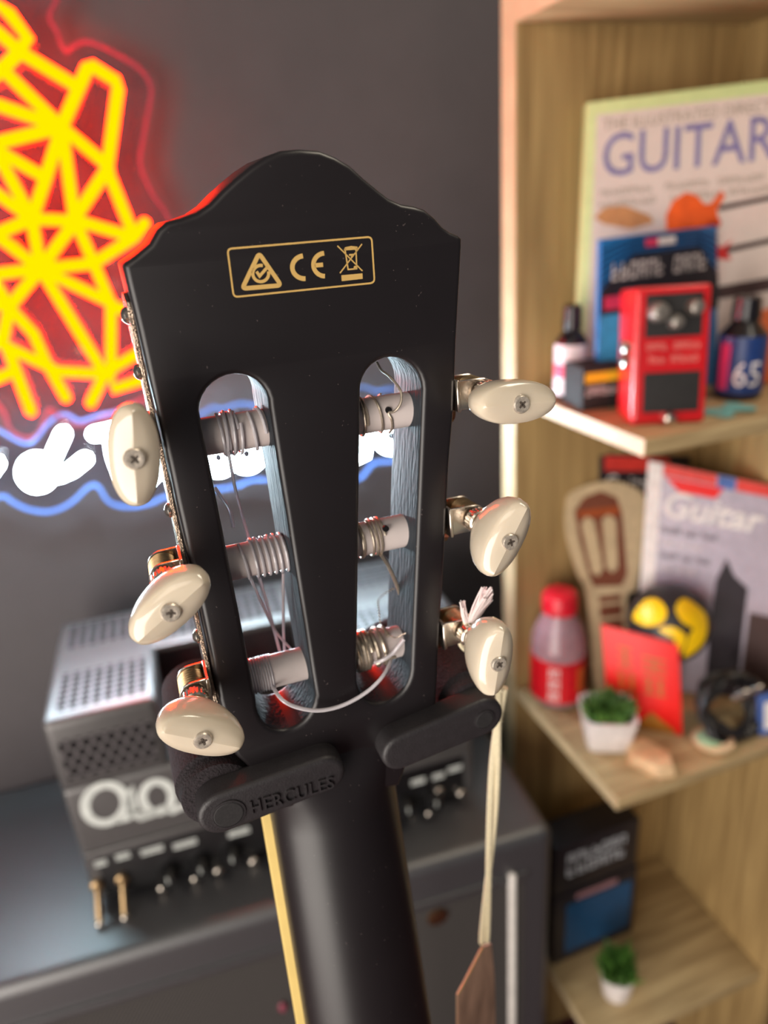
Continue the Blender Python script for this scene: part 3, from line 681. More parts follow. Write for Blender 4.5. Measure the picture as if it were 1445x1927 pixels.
def ring(c, r, a0=0, a1=360): return [(c[0]+r*math.cos(math.radians(a)), c[1]+r*math.sin(math.radians(a))) for a in range(a0, a1+1, 18)]
letters = [ring((70, 889), 25)+[(95, 870), (119, 816)], [(84, 898), (112, 894), (135, 884), (160, 864)], [(178, 817), (240, 803)], [(208, 815), (216, 860), (228, 893), (252, 908), (282, 902), (302, 882)],
           ring((345, 866), 26), ring((411, 861), 24), ring((464, 854), 24), [(498, 815), (508, 850), (530, 858), (556, 846)], ring((604, 846), 25), [(636, 815), (640, 850), (660, 866), (685, 855), (688, 812)], ring((736, 820), 23), [(-52, 850), (-46, 892), (-28, 904), (-6, 872)], ring((-98, 905), 25), [(-150, 850), (-146, 900), (-128, 918), (-112, 900)], [(-172, 868), (-118, 858)], [(-196, 880), (-190, 930), (-180, 900), (-172, 895)], ring((-236, 924), 25)+[(-211, 924), (-206, 950)], [(-300, 890), (-294, 935), (-276, 942), (-262, 930), (-262, 885)], ring((-345, 930), 34, 40, 320)+[(-318, 930), (-345, 932)]]
for L_ in letters: housed(part(sign, 'white_letter_tube', MB().rtube([np_(u, v) for u, v in L_], .0066, 10), 'neon_white'), .10)
gpan = [(-140, 760), (-140, -60), (110, -60), (105, -5), (90, 30), (103, 55), (112, 82), (125, 98), (140, 88), (158, 80), (182, 85), (222, 105), (258, 127), (276, 147), (283, 170), (277, 210), (268, 260), (262, 310), (285, 365), (312, 405), (320, 440), (300, 490), (270, 545), (300, 585), (330, 630), (330, 700), (290, 740), (235, 765), (205, 780), (160, 800), (120, 790), (90, 770), (70, 815), (42, 822), (18, 805), (5, 770), (-40, 740)]
tpan = [(-420, 930), (-400, 870), (-330, 860), (-230, 860), (-160, 815), (-80, 815), (-20, 805), (30, 830), (60, 835), (90, 800), (120, 780), (150, 795), (180, 785), (240, 775), (300, 785), (345, 800), (376, 783), (401, 768), (419, 771), (453, 761), (486, 767), (520, 778), (600, 775), (640, 740), (681, 730), (710, 738), (739, 732), (775, 745), (795, 790), (790, 830), (765, 860), (737, 868), (702, 872), (678, 900), (640, 905), (600, 905), (540, 905), (507, 903), (474, 903), (443, 915), (405, 921), (370, 925), (345, 930), (310, 935), (285, 946), (255, 953), (225, 952), (203, 942), (190, 920), (176, 912), (160, 920), (138, 942), (110, 958), (82, 963), (50, 957), (22, 943), (8, 933), (-20, 940), (-60, 955), (-110, 970), (-190, 985), (-270, 995), (-350, 1000), (-410, 985)]
for pan, em, nm in ((gpan, 'acrylic_edge_pink_glow', 'guitar'), (tpan, 'acrylic_edge_blue_glow', 'text')):
    P = smooth([np_(u, v, .0095) for u, v in pan], 3, True)
    pm = part(sign, 'acrylic_panel', MB().prism(P, V((0, .004, 0))), 'acrylic', shade=False)
    rim = MB(); n = len(P)
    ctr = sum(P, V((0, 0, 0)))/n
    o_ = []
    for i, p in enumerate(P):
        t = (P[(i+1) % n]-P[i-1]); nr = V((t.z, 0, -t.x)).normalized(); o_.append(nr)
    area2 = sum(P[i].x*P[(i+1) % n].z-P[(i+1) % n].x*P[i].z for i in range(n)); sg = 1 if area2 > 0 else -1
    for dy in (-.0004, .0044):
        for k in (-.0004, .0022): rim.v += [p+nr*sg*k+V((0, dy, 0)) for p, nr in zip(P, o_)]
    for i in range(n):
        j = (i+1) % n
        rim.f += [(i, j, n+j, n+i), (2*n+i, 3*n+i, 3*n+j, 2*n+j), (n+i, n+j, 3*n+j, 3*n+i), (i, 2*n+i, 2*n+j, j)]
    part(pm, 'panel_edge', rim, em, shade=False)
for u, v in ((30, 460), (150, 660), (-40, 880), (330, 900), (620, 880)):
    part(sign, 'wall_standoff', MB().lathe(np_(u, v, .0095), (0, 1, 0), [(0, .005), (WALL-NY-.0096, .005)], 12), 'nickel')

# ------------------------------------------------------------------ shelf unit
Z1, Z2, Z3, YB, YF, XL, XR, ZT = 1.0685, .6926, .297, .655, .4525, .3735, .625, 1.395
sh = thing('display_shelf', 'oak open display shelf unit standing right of the amplifier', 'shelf', V(((XL+XR)/2, .57, 0)))
part(sh, 'back_panel', MB().box((XL-.003, YB, 0), (XR+.02, YB+.027, ZT+.03)), 'oak_upright', bevel=.0015)
part(sh, 'panel_edge_band', MB().box((XL-.004, YB+.0005, .001), (XL-.0031, YB+.0265, ZT+.029)), 'oak_edge')
part(sh, 'side_panel', MB().box((XR, YF-.01, 0), (XR+.018, YB, ZT+.03)), 'oak_upright', bevel=.001)
for z in (Z1, Z2, Z3):
    b_ = part(sh, 'shelf_board', MB().box((XL, YF, z-.0145), (XR, YB, z)), 'oak_board', bevel=.001)
    e_ = part(b_, 'edge_band', MB().box((XL-.0008, YF, z-.0142), (XL, YB-.001, z-.0003)), 'oak_edge')
b_ = part(sh, 'top_board', MB().box((XL-.003, YF, ZT), (XR+.018, YB, ZT+.03)), 'oak_board', bevel=.001)
part(b_, 'edge_band', MB().box((XL-.004, YF, ZT+.0005), (XL-.003, YB, ZT+.0295)), 'oak_edge')

# ------------------------------------------------------------------ things on the upper shelf
P_ = lambda name, col, **k: mat(name, col, **k)
P_('paper_pale', (222, 206, 196), rough=.45, var=.03); P_('book_green', (206, 222, 156), rough=.5, var=.05); P_('ink_violet', (122, 116, 164), rough=.5); P_('ink_grey', (160, 146, 130), rough=.6)
P_('guitar_orange', (238, 92, 20), rough=.5, var=.25, scale=60); P_('guitar_tan', (200, 140, 88), rough=.5); P_('guitar_red', (206, 40, 36), rough=.5); P_('ink_dark', (70, 50, 48), rough=.5)
P_('pack_blue', (38, 112, 176), rough=.35); P_('pack_line', (12, 30, 62), rough=.4); P_('pack_dark', (40, 40, 50), rough=.4); P_('ink_white', (228, 220, 218), rough=.5); P_('ink_pink', (220, 60, 100), rough=.5); P_('sky_card', (70, 160, 214), rough=.4)
P_('pedal_red', (214, 28, 36), rough=.3, coat=.3, var=.05); P_('rubber', (38, 36, 36), rough=.75); P_('knob_grey', (150, 142, 134), rough=.3, metal=.6); P_('pedal_ink', (240, 150, 140), rough=.5)
P_('bottle_black', (22, 20, 24), rough=.25, coat=.3); P_('label_white', (226, 214, 216), rough=.5); P_('label_pink', (196, 60, 120), rough=.5); P_('label_navy', (30, 58, 116), rough=.4); P_('yellow_print', (240, 190, 40), rough=.5)
P_('teal', (120, 186, 180), rough=.35); P_('orange_card', (236, 110, 40), rough=.5)
q0, qn = vplane((.40, .628, Z1), -24, 4)
bq = [onp(u, v, q0, qn) for u, v in ((1104, 193), (1588, 132), (1550, 790), (1080, 745))]
bq[2] = drop(bq[2], qn, Z1+.001); bq[3] = drop(bq[3], qn, Z1+.001)
bk = Quad(*bq); t_book = solo('guitar_book', 'large hardback guitar directory book with green border leaning on shelf back', 'book', bk.slab(.016), 'book_green', bevel=.001)
part(t_book, 'cover_panel', bk.rect(.042, .042, .97, .96), 'paper_pale', shade=False)
part(t_book, 'subtitle_text', bk.text('THE ILLUSTRATED DIRECTORY OF', .07, .060, .93, .094), 'ink_grey', shade=False)
part(t_book, 'title_text', bk.text('GUITARS', .075, .105, .835, .245, bold=.004), 'ink_violet', shade=False, label='large violet title GUITARS')
for k in range(2): part(t_book, 'blurb_text', scribble(lambda x, y: bk.p(x, y, .0008), .07, .285+.038*k, .95, .306+.038*k, 34-3*k, (8, 9, 17, 25)), 'ink_grey', shade=False)
part(t_book, 'picture_guitar', bk.poly([(.05, .375), (.09, .345), (.17, .345), (.27, .385), (.29, .41), (.2, .425), (.09, .40)], .0012), 'guitar_tan', shade=False)
part(t_book, 'picture_guitar', bk.poly([(.34, .44), (.335, .39), (.36, .345), (.41, .32), (.455, .335), (.485, .365), (.51, .365), (.55, .325), (.565, .345), (.535, .385), (.545, .44), (.44, .46)], .0012), 'guitar_orange', shade=False)
part(t_book, 'picture_neck', bk.poly([(.54, .375), (.97, .335), (.97, .35), (.54, .392)], .0014), 'ink_dark', shade=False)
part(t_book, 'picture_guitar', bk.poly([(.50, .42), (.54, .41), (.555, .43), (.54, .45), (.51, .46)], .0012), 'guitar_red', shade=False)
part(t_book, 'picture_guitar', bk.poly([(.50, .51), (.535, .50), (.56, .515), (.60, .49), (.58, .525), (.60, .56), (.54, .55), (.50, .56)], .0012), 'guitar_red', shade=False)
part(t_book, 'picture_neck', bk.poly([(.58, .515), (.97, .47), (.97, .485), (.58, .535)], .0014), 'ink_dark', shade=False)
part(t_book, 'picture_band', bk.poly([(.47, .655), (.97, .61), (.97, .655), (.47, .70)], .0014), 'ink_dark', shade=False)
# string pack
q0, qn = vplane((.42, .566, Z1), -2, 3)
sq = [onp(u, v, q0, qn) for u, v in ((1131, 450), (1349, 424), (1346, 775), (1122, 760))]
sq[2] = drop(sq[2], qn, Z1+.001); sq[3] = drop(sq[3], qn, Z1+.001)
sp = Quad(*sq); pk = solo('string_pack', 'blue and black guitar string packet standing behind the red pedal', 'string packet', sp.slab(.006), 'pack_blue', bevel=.0006)
for k in range(6): part(pk, 'chevron_stripe', MB().ribbon([sp.p(.0, .07+.042*k, .0012), sp.p(.28, .018+.022*k, .0012), sp.p(.82, .018+.022*k, .0012), sp.p(1, .07+.042*k, .0012)], .0016, sp.n), 'pack_line', shade=False)
part(pk, 'dark_field', sp.poly([(0, .30), (.26, .115), (.84, .115), (1, .30), (1, .50), (0, .50)], .0016), 'pack_dark', shade=False)
part(pk, 'pack_text', scribble(lambda x, y: sp.p(x, y, .0024), .08, .15, .9, .25, 11, (6,), .12), 'ink_white', shade=False)
part(pk, 'hang_slot_label', sp.rect(.36, .03, .47, .075, .0020), 'ink_pink', shade=False); part(pk, 'hang_slot_label', sp.rect(.47, .03, .62, .075, .0020), 'ink_white', shade=False)
part(pk, 'price_label', sp.rect(.03, .34, .3, .42, .0020), 'ink_pink', shade=False); part(pk, 'lower_panel', sp.rect(.0, .45, .45, .98, .0020), 'sky_card', shade=False)
# red effect pedal, standing on its end
pl_ = onz(1188, 803, Z1); pr_ = onz(1326, 796, Z1); pyaw = math.atan2(pr_.y-pl_.y, pr_.x-pl_.x)
pw = (pr_-pl_).length; PL = (pl_+pr_)/2
ped = thing('effect_pedal', 'red stompbox effect pedal with black knob panel and rubber footplate standing upright', 'effect pedal', PL, pyaw)
pm_ = Matrix.Rotation(math.radians(-7), 4, 'X')
def pbox(a, b): m = MB().box(a, b); m.v = [pm_ @ p+V((0, 0, .001)) for p in m.v]; return m
hh = .112; hw = pw/2
part(ped, 'body', pbox((-hw, 0, 0), (hw, .05, hh)), 'pedal_red', bevel=.004, local=True, segs=3)
part(ped, 'knob_panel', pbox((-hw*.72, -.0008, hh*.64), (hw*.78, .002, hh*.945)), 'rubber', local=True, bevel=.0004)
part(ped, 'rubber_footplate', pbox((-hw*.72, -.0016, hh*.09), (hw*.80, .002, hh*.385)), 'rubber', local=True, bevel=.0008)
for x, z, r in ((-.42, .83, .0085), (.03, .755, .0062), (.52, .85, .0068)):
    m_ = MB().lathe((hw*x, 0, hh*z), (0, -1, 0), [(0, r), (.007, r*.95), (.012, r*.8), (.013, r*.5)], 18); m_.v = [pm_ @ p for p in m_.v]; part(ped, 'control_knob', m_, 'knob_grey', local=True)
for k, (n_, x0, x1, gap) in enumerate(((10, -.66, .78, (4,)), (9, -.6, .74, (3,)))):
    part(ped, 'pedal_text', scribble(lambda x, y: pm_ @ V((hw*x, -.0006, -y))+V((0, 0, .001)), x0, -hh*(.60-.095*k), x1, -hh*(.55-.095*k), n_, gap), 'pedal_ink', local=True, shade=False)
for z in (.46, .57): m_ = MB().lathe((-hw, .02, hh*z), (-1, 0, 0), [(0, .006), (.006, .006), (.007, .004)], 12); part(ped, 'jack_socket', m_, 'nickel', local=True)
part(ped, 'thumb_screw', MB().lathe((0, .004, .006), (0, -1, 0), [(0, .005), (.010, .005), (.011, .003)], 12), 'nickel', local=True)
def bottle(name, label, base, prof, m, group=None): return solo(name, label, 'bottle', MB().lathe(base, (0, 0, 1), prof, 26), m, group=group)
bp_ = V((.400, .600, Z1))
b1 = bottle('cleaner_bottle', 'small black-capped bottle with pale label at the shelf edge', bp_, [(0, .0145), (.002, .0155), (.055, .0155), (.062, .011), (.066, .0075), (.068, .009), (.088, .0085), (.090, .006)], 'bottle_black')
part(b1, 'label_band', MB().lathe(bp_+V((0, 0, .006)), (0, 0, 1), [(0, .0157), (.001, .0159), (.047, .0159), (.048, .0157)], 26), 'label_white')
part(b1, 'label_print', MB().lathe(bp_+V((0, 0, .022)), (0, 0, 1), [(0, .0158), (.001, .0161), (.013, .0161), (.014, .0158)], 26), 'ink_pink', label='pink band of the label')
c_ = onz(1398, 752, Z1)+V((.004, .012, 0))
b2 = bottle('polish_bottle', 'dark bottle with navy and pink label beside the red pedal', c_, [(0, .019), (.003, .0205), (.058, .0205), (.066, .014), (.070, .011), (.072, .0125), (.090, .0115), (.092, .008)], 'bottle_black')
part(b2, 'label_band', MB().lathe(c_+V((0, 0, .006)), (0, 0, 1), [(0, .0207), (.001, .0209), (.051, .0209), (.052, .0207)], 26), 'label_navy')
tv, tf_ = text_geo('65'); th0 = math.atan2(-c_.y, -c_.x)
part(b2, 'label_number', MB().add([c_+V((.0213*math.cos(th0+.15+(x-.35)*1.1), .0213*math.sin(th0+.15+(x-.35)*1.1), .014+y*.022)) for x, y, _ in tv], tf_), 'ink_white', shade=False, label='white number 65')
part(b2, 'label_panel', MB().add([c_+V((.0211*math.cos(th0-.95+.5*i/6), .0211*math.sin(th0-.95+.5*i/6), .010+.042*j)) for j in (0, 1) for i in range(7)], [(i, i+1, i+8, i+7) for i in range(6)]), 'label_pink', shade=False)
bx = onz(1072, 772, Z1); bx2 = onz(1132, 778, Z1)
sb = thing('small_box', 'small black box with yellow and white print beside the pale-label bottle', 'box', V((.402, .556, Z1)), math.radians(-6))
part(sb, 'carton', MB().box((-.021, -.008, 0), (.021, .030, .040)), 'rubber', local=True, bevel=.0006)
part(sb, 'yellow_band', MB().box((-.019, -.0086, .026), (.017, -.008, .035)), 'yellow_print', local=True)
part(sb, 'box_text', scribble(lambda x, y: V((x, -.0086, -y)), -.018, -.022, .012, -.014, 5, None, .25), 'ink_white', local=True, shade=False)
for i, (u, v, r, a) in enumerate(((1352, 778, .014, .3), (1385, 772, .013, 1.2))):
    c_ = onz(u, v, Z1)+V((0, 0, .0008+.0013*i)); pts = [c_+V((r*math.cos(a+t)*(1+.25*math.cos(3*t)), r*math.sin(a+t)*(1+.25*math.cos(3*t)), 0)) for t in [2*math.pi*k/24 for k in range(24)]]
    solo('guitar_pick', ('teal guitar pick lying next to the pedal' if i == 0 else 'teal guitar pick lying in front of the navy-label bottle'), 'guitar pick', MB().prism(pts, (0, 0, .0012)), 'teal', group='teal guitar picks')
q0, qn = vplane((.60, .53, Z1), -30, 6)
oc = [onp(u, v, q0, qn) for u, v in ((1432, 585), (1490, 570), (1480, 745), (1418, 740))]; oc[2] = drop(oc[2], qn, Z1+.001); oc[3] = drop(oc[3], qn, Z1+.001)
solo('orange_packet', 'orange packet standing behind the navy-label bottle', 'packet', Quad(*oc).slab(.004), 'orange_card', bevel=.0005)

# ------------------------------------------------------------------ things on the middle shelf
P_('mag_grey', (176, 168, 182), rough=.35, var=.1); P_('mag_dark', (46, 40, 46), rough=.35); P_('mag_red', (222, 64, 56), rough=.4); P_('mag_blue', (74, 104, 170), rough=.4); P_('mag_white', (232, 226, 222), rough=.5)
P_('card_cream', (214, 190, 152), rough=.6); P_('print_brown', (128, 72, 52), rough=.55); P_('print_rust', (176, 84, 40), rough=.55); P_('vivid_red', (236, 18, 14), rough=.4, var=.03); P_('gilt', (170, 110, 30), rough=.4)
P_('ball_black', (44, 42, 44), rough=.4); P_('ball_yellow', (246, 200, 10), rough=.35, var=.05); P_('pot_white', (226, 218, 216), rough=.3); P_('leaf', (84, 128, 52), rough=.45, var=.3, scale=200); P_('leaf_dark', (52, 92, 32), rough=.5, var=.3, scale=200)
P_('pale_wood', (222, 188, 146), rough=.6, var=.15, scale=90); P_('cap_red', (206, 24, 44), rough=.35); P_('label_red', (196, 16, 30), rough=.4); P_('label_orange', (206, 96, 40), rough=.5); P_('drink', (214, 180, 190), rough=.08, trans=.6)
P_('cable_black', (26, 24, 26), rough=.4); P_('frame_red', (168, 48, 58), rough=.4); P_('mint', (150, 190, 150), rough=.5); P_('sand', (214, 190, 150), rough=.6)
q0, qn = vplane((.45, .640, Z2), 0, 3)
mq = [onp(u, v, q0, qn) for u, v in ((1128, 852), (1300, 858), (1290, 1310), (1128, 1240))]; mq[2] = drop(mq[2], qn, Z2+.001); mq[3] = drop(mq[3], qn, Z2+.001)
M1 = Quad(*mq); m1 = solo('music_magazine', 'dark magazine with a red top band at the back of the middle shelf', 'magazine', M1.slab(.006), 'mag_dark', bevel=.0004)
part(m1, 'cover_band', M1.rect(.05, .012, .75, .075), 'mag_red', shade=False)
part(m1, 'cover_text', M1.text('Guitar', .06, .09, .6, .17), 'mag_white', shade=False)
q0, qn = vplane((.455, .628, Z2), -35, 6)
mq = [onp(u, v, q0, qn) for u, v in ((1222, 868), (1700, 965), (1640, 1440), (1196, 1260))]; mq[2] = drop(mq[2], qn, Z2+.001); mq[3] = drop(mq[3], qn, Z2+.001)
M2 = Quad(*mq); m2 = solo('guitar_magazine', 'grey guitar magazine with red header and white slanted title', 'magazine', M2.slab(.008), 'mag_grey', bevel=.0004)
part(m2, 'spine', M2.rect(-.005, .0, .055, 1.0, .0006), 'mag_white', shade=False)
part(m2, 'header_band', M2.rect(.06, .0, .28, .045, .0006), 'mag_red', shade=False); part(m2, 'header_badge', M2.rect(.285, .0, .355, .05, .0006), 'mag_blue', shade=False); part(m2, 'header_band', M2.rect(.36, .0, .55, .05, .0006), 'mag_red', shade=False)
part(m2, 'red_flash', M2.poly([(.07, .05), (.31, .05), (.28, .10), (.13, .10)], .0006), 'vivid_red', shade=False)
part(m2, 'title_text', M2.text('Guitar', .075, .10, .485, .215, h=.0010, shear=.3, bold=.02), 'mag_white', shade=False, label='white slanted title lettering')
part(m2, 'title_text', M2.text('Bass', .53, .10, .9, .215, h=.0010, shear=.3, bold=.02), 'mag_white', shade=False)
for k, (a, b) in enumerate(((.07, .30), (.07, .24), (.07, .28), (.07, .22))): part(m2, 'cover_line_text', scribble(lambda x, y: M2.p(x, y, .001), a, .255+.055*k, b, .28+.055*k, 14, (5, 9)), 'ink_white' if k % 2 else 'mag_dark', shade=False)
part(m2, 'cover_picture', M2.poly([(.30, .62), (.31, .45), (.345, .35), (.38, .42), (.44, .47), (.43, 1), (.30, 1)], .0006), 'mag_dark', shade=False)
part(m2, 'cover_picture', M2.poly([(.455, .58), (.9, .62), (.9, 1), (.44, 1)], .0006), 'ink_dark', shade=False)
part(m2, 'cover_roundel', M2.poly([(.585+.05*math.cos(k*.524), .44+.09*math.sin(k*.524)) for k in range(12)], .0007), 'ink_pink', shade=False)
# die-cut headstock card
q0, qn = vplane((.42, .610, Z2), -6, 10)
def dc(pts): return [onp(u, v, q0, qn) for u, v in pts]
ol = smooth([V((u, v, 0)) for u, v in ((1066, 950), (1072, 930), (1100, 914), (1135, 906), (1170, 908), (1200, 922), (1214, 940), (1212, 1000), (1206, 1060), (1196, 1110), (1180, 1122), (1182, 1200), (1186, 1290), (1125, 1300), (1112, 1200), (1104, 1115), (1090, 1085), (1072, 1030), (1064, 990))], 4, True)
hc = solo('headstock_card', 'cream die-cut card printed with a brown slotted guitar headstock', 'card', MB().prism(dc([(p.x, p.y) for p in ol]), -qn*.003), 'card_cream')
def pr(name, pts, m, h=.0005): return part(hc, name, MB().add([p+qn*h for p in dc(pts)], [tuple(range(len(pts)))]), m, shade=False)
pr('print_head', [(1080, 962), (1098, 936), (1130, 924), (1160, 936), (1170, 965), (1180, 1080), (1170, 1102), (1116, 1104), (1104, 1072), (1088, 1010)], 'print_brown')
pr('print_nut', [(1086, 962), (1164, 952), (1165, 968), (1088, 974)], 'print_rust', .0008)
pr('print_slot', [(1092, 985), (1104, 970), (1118, 982), (1134, 1070), (1126, 1084), (1112, 1076)], 'card_cream', .0008)
pr('print_slot', [(1132, 978), (1144, 966), (1158, 978), (1162, 1066), (1152, 1078), (1140, 1068)], 'card_cream', .0008)
pr('print_neck', [(1126, 1122), (1168, 1118), (1178, 1280), (1138, 1285)], 'print_brown')
for k in range(3): pr('print_fret', [(1126, 1135+28*k), (1172, 1129+28*k), (1172, 1135+28*k), (1126, 1141+28*k)], 'card_cream', .0008)
# drink bottle
cb = V((.409, .620, Z2))
db = thing('drink_bottle', 'small red-labelled plastic drink bottle with red cap', 'bottle', cb)
part(db, 'bottle_body', MB().lathe(cb, (0, 0, 1), [(0, .024), (.003, .029), (.012, .0325), (.068, .0325), (.089, .031), (.105, .025), (.117, .0175), (.125, .0165)], 30), 'drink')
part(db, 'label_sleeve', MB().lathe(cb+V((0, 0, .012)), (0, 0, 1), [(0, .0327), (.0005, .0331), (.055, .0331), (.0555, .0327)], 30), 'label_red')
part(db, 'screw_cap', MB().lathe(cb+V((0, 0, .122)), (0, 0, 1), [(0, .0205), (.018, .0205), (.022, .0185), (.024, .014)], 30), 'cap_red')
th0 = math.atan2(-cb.y, -cb.x)
for k in range(3): part(db, 'label_text', scribble(lambda x, y: cb+V((.0334*math.cos(th0+x), .0334*math.sin(th0+x), -y)), -.30, -(.060-.016*k), .12, -(.048-.016*k), 2), 'ink_white', shade=False)
part(db, 'label_panel', MB().add([cb+V((.0333*math.cos(th0+.72+.4*i/6), .0333*math.sin(th0+.72+.4*i/6), .026+.032*j)) for j in (0, 1) for i in range(7)], [(i, i+1, i+8, i+7) for i in range(6)]), 'label_orange', shade=False)
# red card
q0, qn = vplane((.478, .515, Z2), -42, 6)
rq = [onp(u, v, q0, qn) for u, v in ((1131, 1176), (1277, 1213), (1283, 1392), (1146, 1355))]
rq[2] = drop(rq[2], qn, Z2+.001); rq[3] = drop(rq[3], qn, Z2+.001)
rc = Quad(*rq); rcard = solo('red_envelope', 'bright red card with gilt characters standing behind the square pot', 'card', rc.slab(.0025), 'vivid_red', bevel=.0003)
for s0, t0, s1, t1 in ((.2, .18, .38, .36), (.52, .22, .82, .36), (.16, .45, .28, .62), (.3, .45, .42, .62), (.52, .44, .66, .6), (.68, .44, .8, .6)):
    g_ = MB()
    for k in range(3): g_.ribbon([rc.p(s0, t0+(t1-t0)*k/2, .0004), rc.p(s1, t0+(t1-t0)*k/2, .0004)], .0022, rc.n)
    g_.ribbon([rc.p((s0+s1)/2, t0, .0005), rc.p((s0+s1)/2, t1, .0005)], .0022, rc.n); part(rcard, 'gilt_character', g_, 'gilt', shade=False)
part(rcard, 'gilt_base', rc.poly([(.35, 1), (.6, .80), (.9, .96), (.9, 1)], .0005), 'gilt', shade=False)
# black and yellow ball
gb = ony(1258, 1172, .560); gr = .045; gb.z = max(gb.z, Z2+gr)
ball = solo('novelty_ball', 'black ball with yellow patches behind the red card', 'ball', MB().ball(gb, gr, 28, 18), 'ball_black')
cdir = (CAM-gb).normalized(); bx_ = V((0, 0, 1)).cross(cdir).normalized(); by_ = cdir.cross(bx_)
def patch(pts, m='ball_yellow', nm='yellow_patch'):
    def pj(x, y): z = math.sqrt(max(.02, 1-x*x-y*y)); return gb+(bx_*x+by_*y+cdir*z)*gr*1.012
    cx, cy2 = sum(p[0] for p in pts)/len(pts), sum(p[1] for p in pts)/len(pts); P = smooth([V((x, y, 0)) for x, y in pts], 4, True); n = len(P); mb = MB()
    for k in (1, .75, .5, .25): mb.v += [pj(cx+(p.x-cx)*k, cy2+(p.y-cy2)*k) for p in P]
    mb.f = [(i*n+j, i*n+(j+1) % n, (i+1)*n+(j+1) % n, (i+1)*n+j) for i in range(3) for j in range(n)]+[tuple(range(3*n, 4*n))]
    part(ball, nm, mb, m)
patch([(-.82, .0), (-.6, .45), (-.3, .52), (-.08, .3), (-.12, .0), (-.45, -.15)])
patch([(.12, .35), (.25, .62), (.5, .55), (.8, .3), (.86, -.1), (.75, -.45), (.45, -.75), (.4, -.62), (.62, -.3), (.55, -.05), (.3, .05)])
patch([(-.2, -.18), (.1, -.08), (.4, -.25), (.35, -.6), (.2, -.7), (.22, -.4), (.0, -.3)])
def pot(name, label, c, s, h, yaw, lv, square=True):
    t = thing(name, label, 'potted plant', c, yaw)
    prof = [(0, .74), (.06, .80), (.9, 1.0), (1, 1.0)]; n = 32; mb = MB()
    def sq(t_, k): 
        e = .35 if square else 1; x = math.copysign(abs(math.cos(t_))**e, math.cos(t_)); y = math.copysign(abs(math.sin(t_))**e, math.sin(t_)); return x*s*k, y*s*k
    allp = [(z*h, k) for z, k in prof]+[(h, .86), (h*.82, .82)]
    for z, k in allp: mb.v += [V((*sq(2*math.pi*i/n, k), z)) for i in range(n)]
    m_ = len(allp); mb.f = [(i*n+k, i*n+(k+1) % n, (i+1)*n+(k+1) % n, (i+1)*n+k) for i in range(m_-1) for k in range(n)]+[tuple(range(n))[::-1], tuple(range((m_-1)*n, m_*n))]
    part(t, 'pot', mb, 'pot_white', local=True)
    for mm, cnt in (('leaf', 70), ('leaf_dark', 50)):
        lf = MB()
        for i in range(cnt):
            a = random.uniform(0, 6.283); r = s*.8*math.sqrt(random.random()); o = V((r*math.cos(a), r*math.sin(a), h*.85)); L = lv*random.uniform(.6, 1.1)
            d = V((math.cos(a)*r/s*.7+random.uniform(-.25, .25), math.sin(a)*r/s*.7+random.uniform(-.25, .25), 1)).normalized()
            lf.tube([o, o+d*L*.5, o+d*L], s*.10, 5, taper=[.7, 1, .1])
        part(t, 'foliage', lf, mm, local=True, kind='stuff')
    return t
pot('potted_succulent', 'white square pot with short green succulent on the middle shelf', V((.415, .531, Z2)), .029, .042, math.radians(-25), .020)
# pale wooden block and small stones
wbp = [onz(u, v, Z2) for u, v in ((1173, 1410), (1205, 1400), (1262, 1432), (1272, 1462), (1240, 1468), (1182, 1440))]
wb = MB().prism(wbp, (0, 0, .012)); ctr = sum(wbp, V((0, 0, 0)))/6
for i in range(6, 12): wb.v[i] = ctr+V((0, 0, .013))+(wb.v[i]-ctr-V((0, 0, .012)))*.86
solo('wooden_block', 'pale faceted wooden block at the front of the middle shelf', 'block', wb, 'pale_wood', bevel=.0015)
c_ = onz(1340, 1400, Z2)
st = thing('ceramic_dish', 'small sand and mint coloured dish lying beside the black cable', 'dish', c_, .2)
part(st, 'dish_body', MB().lathe((0, 0, 0), (0, 0, 1), [(0, .014), (.003, .020), (.007, .022), (.008, .021)], 20), 'sand', local=True)
part(st, 'dish_glaze', MB().lathe((-.004, .002, .0075), (0, 0, 1), [(0, .014), (.0022, .012), (.003, .006)], 18), 'mint', local=True)
# coiled cable and gadgets at the right
c_ = onz(1402, 1408, Z2)+V((.006, .03, 0)); pts = []
for i in range(150):
    a = i*.33; r = .034+.006*math.sin(i*.31)+.004*math.sin(i*1.7); pts.append(c_+V((r*math.cos(a), .5*r*math.sin(a)+.004*math.sin(i*.21), .034+.030*math.sin(a+.5*math.sin(i*.05))*.95+.002*math.cos(i*.7))))
zmin = min(p.z for p in pts); pts = [p+V((0, 0, Z2+.0034-zmin)) for p in pts]
ca = thing('coiled_cable', 'bundle of coiled black instrument cable at the right of the middle shelf', 'cable', c_)
part(ca, 'cable', MB().tube(smooth(pts, 2), .0032, 7), 'cable_black')
part(ca, 'plug', MB().lathe(c_+V((-.012, -.012, .055)), (.3, -.5, .6), [(0, .005), (.018, .005), (.02, .003), (.034, .003), (.036, .001)], 12), 'nickel')
q0, qn = vplane((.52, .57, Z2), -14, 4)
fq = [onp(u, v, q0, qn) for u, v in ((1332, 1230), (1412, 1258), (1405, 1345), (1322, 1318))]
ft = Quad(*fq); dz = min(fq[2].z, fq[3].z)-Z2-.001
for q in fq: q.z -= dz if dz < .03 else 0
ft = Quad(*fq); tn = thing('clip_gadget', 'black gadget with a rounded red frame leaning behind the coiled cable', 'gadget', V(((fq[2].x+fq[3].x)/2, fq[2].y, min(p.z for p in fq))))
part(tn, 'casing', ft.slab(.012), 'cable_black', bevel=.003)
rp_ = rrect(fq, .006); part(tn, 'red_frame', MB().tube([p+qn*.001 for p in rp_], .0034, 8, True), 'frame_red')
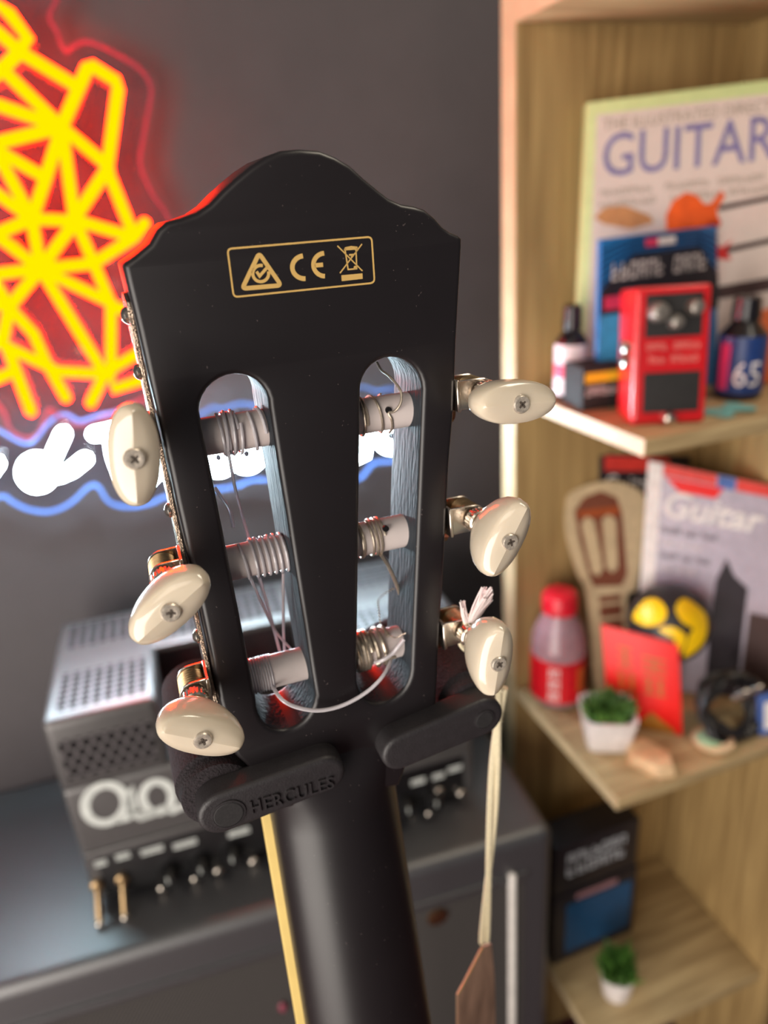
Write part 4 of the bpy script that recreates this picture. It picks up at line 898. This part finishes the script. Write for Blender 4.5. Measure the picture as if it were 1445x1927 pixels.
q0, qn = vplane((.56, .47, Z2), -20, 6)
wq = [onp(u, v, q0, qn) for u, v in ((1428, 1312), (1490, 1300), (1490, 1410), (1426, 1396))]; wq[2] = drop(wq[2], qn, Z2+.001); wq[3] = drop(wq[3], qn, Z2+.001)
bc = Quad(*wq); bcard = solo('blue_packet', 'blue-edged white packet at the front right of the middle shelf', 'packet', bc.slab(.006), 'mag_blue', bevel=.001)
part(bcard, 'white_panel', bc.rect(.16, .16, .9, .84), 'mag_white', shade=False)

# ------------------------------------------------------------------ things on the lowest shelf
P_('box_black', (34, 30, 34), rough=.45); P_('box_print', (214, 218, 224), rough=.5); P_('box_blue', (16, 70, 110), rough=.4); P_('box_pink', (150, 110, 116), rough=.5)
lb = onz(1052, 1796, Z3); rb = onz(1196, 1790, Z3)
def carton(name, label, x0, x1, y0, y1, z0, z1):
    t = thing(name, label, 'box', V(((x0+x1)/2, (y0+y1)/2, z0))); part(t, 'carton', MB().box((x0, y0, z0), (x1, y1, z1)), 'box_black', bevel=.001); return t, Quad((x0, y0, z1), (x1, y0, z1), (x1, y0, z0), (x0, y0, z0))
YC = .565
zA = ony(1050, 1690, YC).z; zB = ony(1050, 1600, YC).z
x0, x1 = .3785, ony(1192, 1720, YC).x
t1, Qa = carton('product_box', 'black carton with a blue picture under another black carton', x0, x1, YC, YC+.045, Z3, zA)
part(t1, 'front_picture', Qa.rect(.14, .16, .94, .88), 'box_blue', shade=False); part(t1, 'front_strip', Qa.rect(.25, .05, .75, .13), 'box_pink', shade=False)
t2, Qb = carton('product_box', 'black carton with blurred grey lettering, stacked on the blue-picture carton', x0, x1-.002, YC+.002, YC+.045, zA, zB)
for k in range(2): part(t2, 'front_text', scribble(lambda x, y: Qb.p(x, y, .0008), .14, .20+.26*k, .86, .40+.26*k, 7-k), 'box_print', shade=False)
pot('potted_succulent', 'white round pot with upright green succulent on the lowest shelf', onz(1168, 1880, Z3)+V((0, .01, 0)), .022, .040, 0, .034, False)
bpy.context.view_layer.update()
